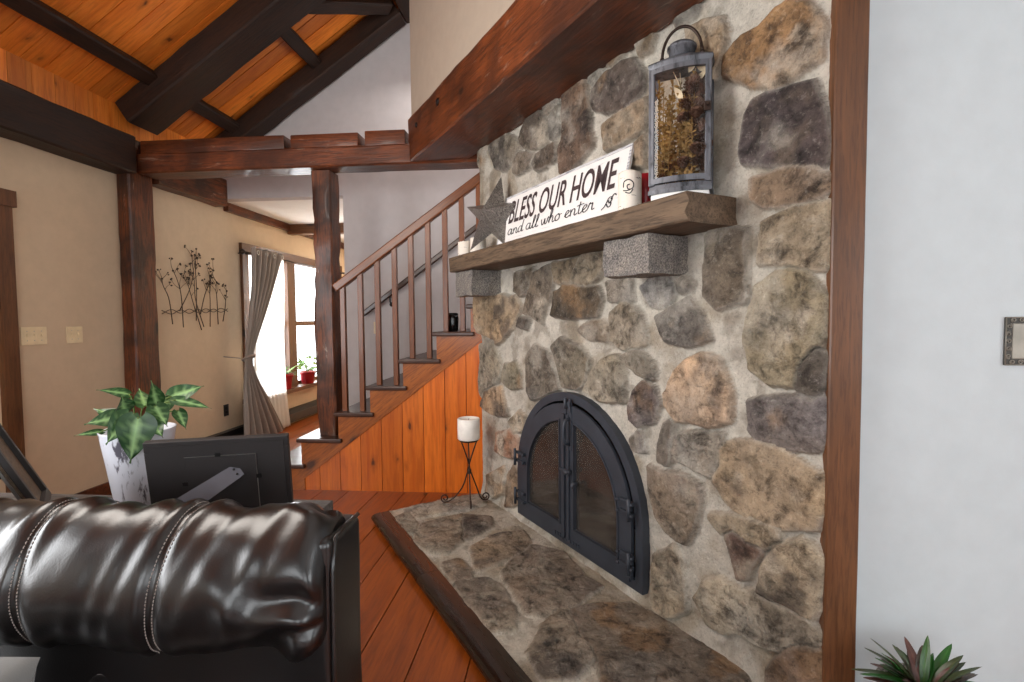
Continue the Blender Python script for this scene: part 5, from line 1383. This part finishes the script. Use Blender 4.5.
for i in range(26):
    a=rn.uniform(0,2*PI); h=rn.uniform(.04,.2); r=rn.uniform(.03,.14); b=Vector((max(-.05,r*math.cos(a)),r*math.sin(a),h)); 
    mb.tube(catmull([(0,0,0),(b.x*.4,b.y*.4,h*.7),b],7),.0018,5)
    lm=MB(); co=[]; d=Vector((math.cos(a)*.7+.3,math.sin(a),rn.uniform(-.4,.5))).normalized()
    leaf_at(lm,co,b,b+d*rn.uniform(.06,.09),(.8,-.5,.6),W=.024,cols=(((70,124,50),(170,196,110)),((104,150,66),(200,214,140)))[i%2]); lm.build('leaf',M['leaf'],bp,col=co)
mb.build('stems',M['stem'],bp)
# wire plant stand with trailing plant to the right of the window
ps=empty('plant_stand',(XL+.42,6.62,0),0,'dark scrolled wire plant stand on the floor below the right part of the window','plant stand')
for (dx,dy) in ((-.1,-.1),(.1,-.1),(.1,.1),(-.1,.1)):
    mb=MB(); s=1
    mb.tube(catmull([(dx*1.25,dy*1.25,.006),(dx*.95,dy*.95,.05),(dx*.75,dy*.75,.22),(dx*.95,dy*.95,.38),(dx,dy,.43)],20)+[Vector((dx+.035*math.cos(a)*(1-a/9)-.03,dy,.43+.03*math.sin(a)*(1-a/9))) for a in [i*.5 for i in range(1,10)]],.006,7); mb.build('leg',M['dark_metal'],ps)
mb=MB()
for z,r in ((.42,.135),(.2,.105)): mb.tube([(r*math.cos(a),r*math.sin(a),z) for a in [i*2*PI/24 for i in range(24)]],.005,6,closed=True)
mb.lathe([(.13,.405),(.13,.411)],24); mb.build('ring_shelf',M['dark_metal'],ps)
e=empty('planter',(XL+.42,6.62,.4115),0,'red planter on the wire plant stand behind the stair post','planter')
mb=MB(); mb.lathe([(.08,0),(.115,.13),(.122,.13),(.122,.16),(.11,.16),(.105,.14)],28); mb.build('pot',M['red'],e)
mb=MB(); mb.lathe([(.105,.142),(.0001,.146)],18); mb.build('soil',M['soil'],e)
tp=empty('trailing_plant',e.location+Vector((0,0,.145)),0,'tall trailing green plant on the wire plant stand behind the stair post','plant')
mb=MB()
for i in range(34):
    a=rn.uniform(0,2*PI); h=rn.uniform(.05,.62); r=rn.uniform(.03,.2)*(1 if h<.4 else .7); b=Vector((r*math.cos(a),r*math.sin(a),h))
    mb.tube(catmull([(0,0,0),(b.x*.3,b.y*.3,h*.6),b],7),.002,5)
    lm=MB(); co=[]; d=Vector((math.cos(a),math.sin(a),rn.uniform(-.6,.3))).normalized()
    leaf_at(lm,co,b,b+d*rn.uniform(.06,.1),(.3,-.8,.7),W=.026,cols=((64,120,44),(150,186,96))); lm.build('leaf',M['leaf'],tp,col=co)
mb.build('stems',M['stem'],tp)

# ------------------------------------------------------------------ plant in front of the right wall
pr=empty('floor_planter',(.985,1.44,0),0,'round grey planter on the floor in front of the white wall','planter')
mb=MB(); mb.lathe([(.070,0),(.073,.005),(.093,.285),(.099,.29),(.099,.304),(.09,.304),(.086,.29)],36); mb.build('pot',M['granite'],pr)
mb=MB(); mb.lathe([(.086,.29),(.0001,.298)],20); mb.build('soil',M['soil'],pr)
spiky('rosette_plant',(.99,1.43,.297),84,.135,.014,'green and burgundy strap-leaved plant in front of the white wall, bottom right',
  [((46,84,40),(92,140,60)),((58,70,44),(110,120,70)),((84,52,46),(140,96,80)),((40,92,36),(84,150,58)),((70,62,54),(150,120,100))],21,.9,up=.85)

# ------------------------------------------------------------------ camera
cam=bpy.data.cameras.new('camera'); co=bpy.data.objects.new('camera',cam); COL.objects.link(co)
cam.sensor_width=36; cam.lens=510/1024*36; cam.clip_start=.02
yaw,pitch,roll=math.radians(5.0),math.radians(-2.6),math.radians(.5)
d=Vector((-math.sin(yaw)*math.cos(pitch),math.cos(yaw)*math.cos(pitch),math.sin(pitch))); r0=Vector((math.cos(yaw),math.sin(yaw),0)); u0=r0.cross(d)
r=math.cos(roll)*r0-math.sin(roll)*u0; u=math.cos(roll)*u0+math.sin(roll)*r0
Mc=Matrix((r,u,-d)).transposed().to_4x4(); Mc.translation=(0,0,1.32); co.matrix_world=Mc
SC.camera=co

# ------------------------------------------------------------------ light
wd=bpy.data.worlds.new('sky'); SC.world=wd; wd.use_nodes=True
bg=wd.node_tree.nodes['Background']; bg.inputs[0].default_value=(.93,.97,1,1); bg.inputs[1].default_value=4.5
def area(name,loc,target,sx,sy,power,col=(1,1,1)):
    l=bpy.data.lights.new(name,'AREA'); l.shape='RECTANGLE'; l.size=sx; l.size_y=sy; l.energy=power; l.color=col
    o=bpy.data.objects.new(name,l); COL.objects.link(o); o.location=loc
    o.rotation_euler=(Vector(target)-Vector(loc)).to_track_quat('-Z','Y').to_euler(); return o
area('window_light_rear_left',(-1.6,-3.3,1.5),(-1.6,3,1.2),2.0,1.6,26,(.95,.98,1))
area('window_light_rear_right',(1.2,-3.3,1.5),(.2,3,1.4),2.0,1.6,18,(.95,.98,1))
area('fill_light_side',(3.5,-1.4,1.5),(-2,1.4,1.5),2.0,1.6,34,(.95,.98,1))  # added fill to lift the ambient light; its window is unseen
area('fill_light_left',(-3.4,.3,1.5),(0,1.3,1.3),2.0,1.5,85,(.97,.98,1))  # light from the left; its unseen window is added to favour the fireplace
area('fireplace_fill_light',(-1.9,1.2,2.5),(-.2,2.6,1.0),1.0,1.0,36,(1,.94,.86))  # added fill aimed at the fireplace, not an actual ceiling lamp
area('stair_light',(-1.2,4.3,3.6),(-1.0,4.3,1.0),.5,.3,7,(1,.95,.9))
area('window_light_hall',(-3.75,6.5,1.3),(0,6.5,1.2),2.5,1.7,160,(.96,.98,1))
area('hall_light',(-2.6,7.4,2.4),(-2.7,7.2,0),.6,.6,14,(1,.95,.88))

SC.view_settings.view_transform='Standard'; SC.view_settings.look='None'; SC.view_settings.gamma=1; SC.view_settings.use_curve_mapping=False
SC.view_settings.exposure=-.12
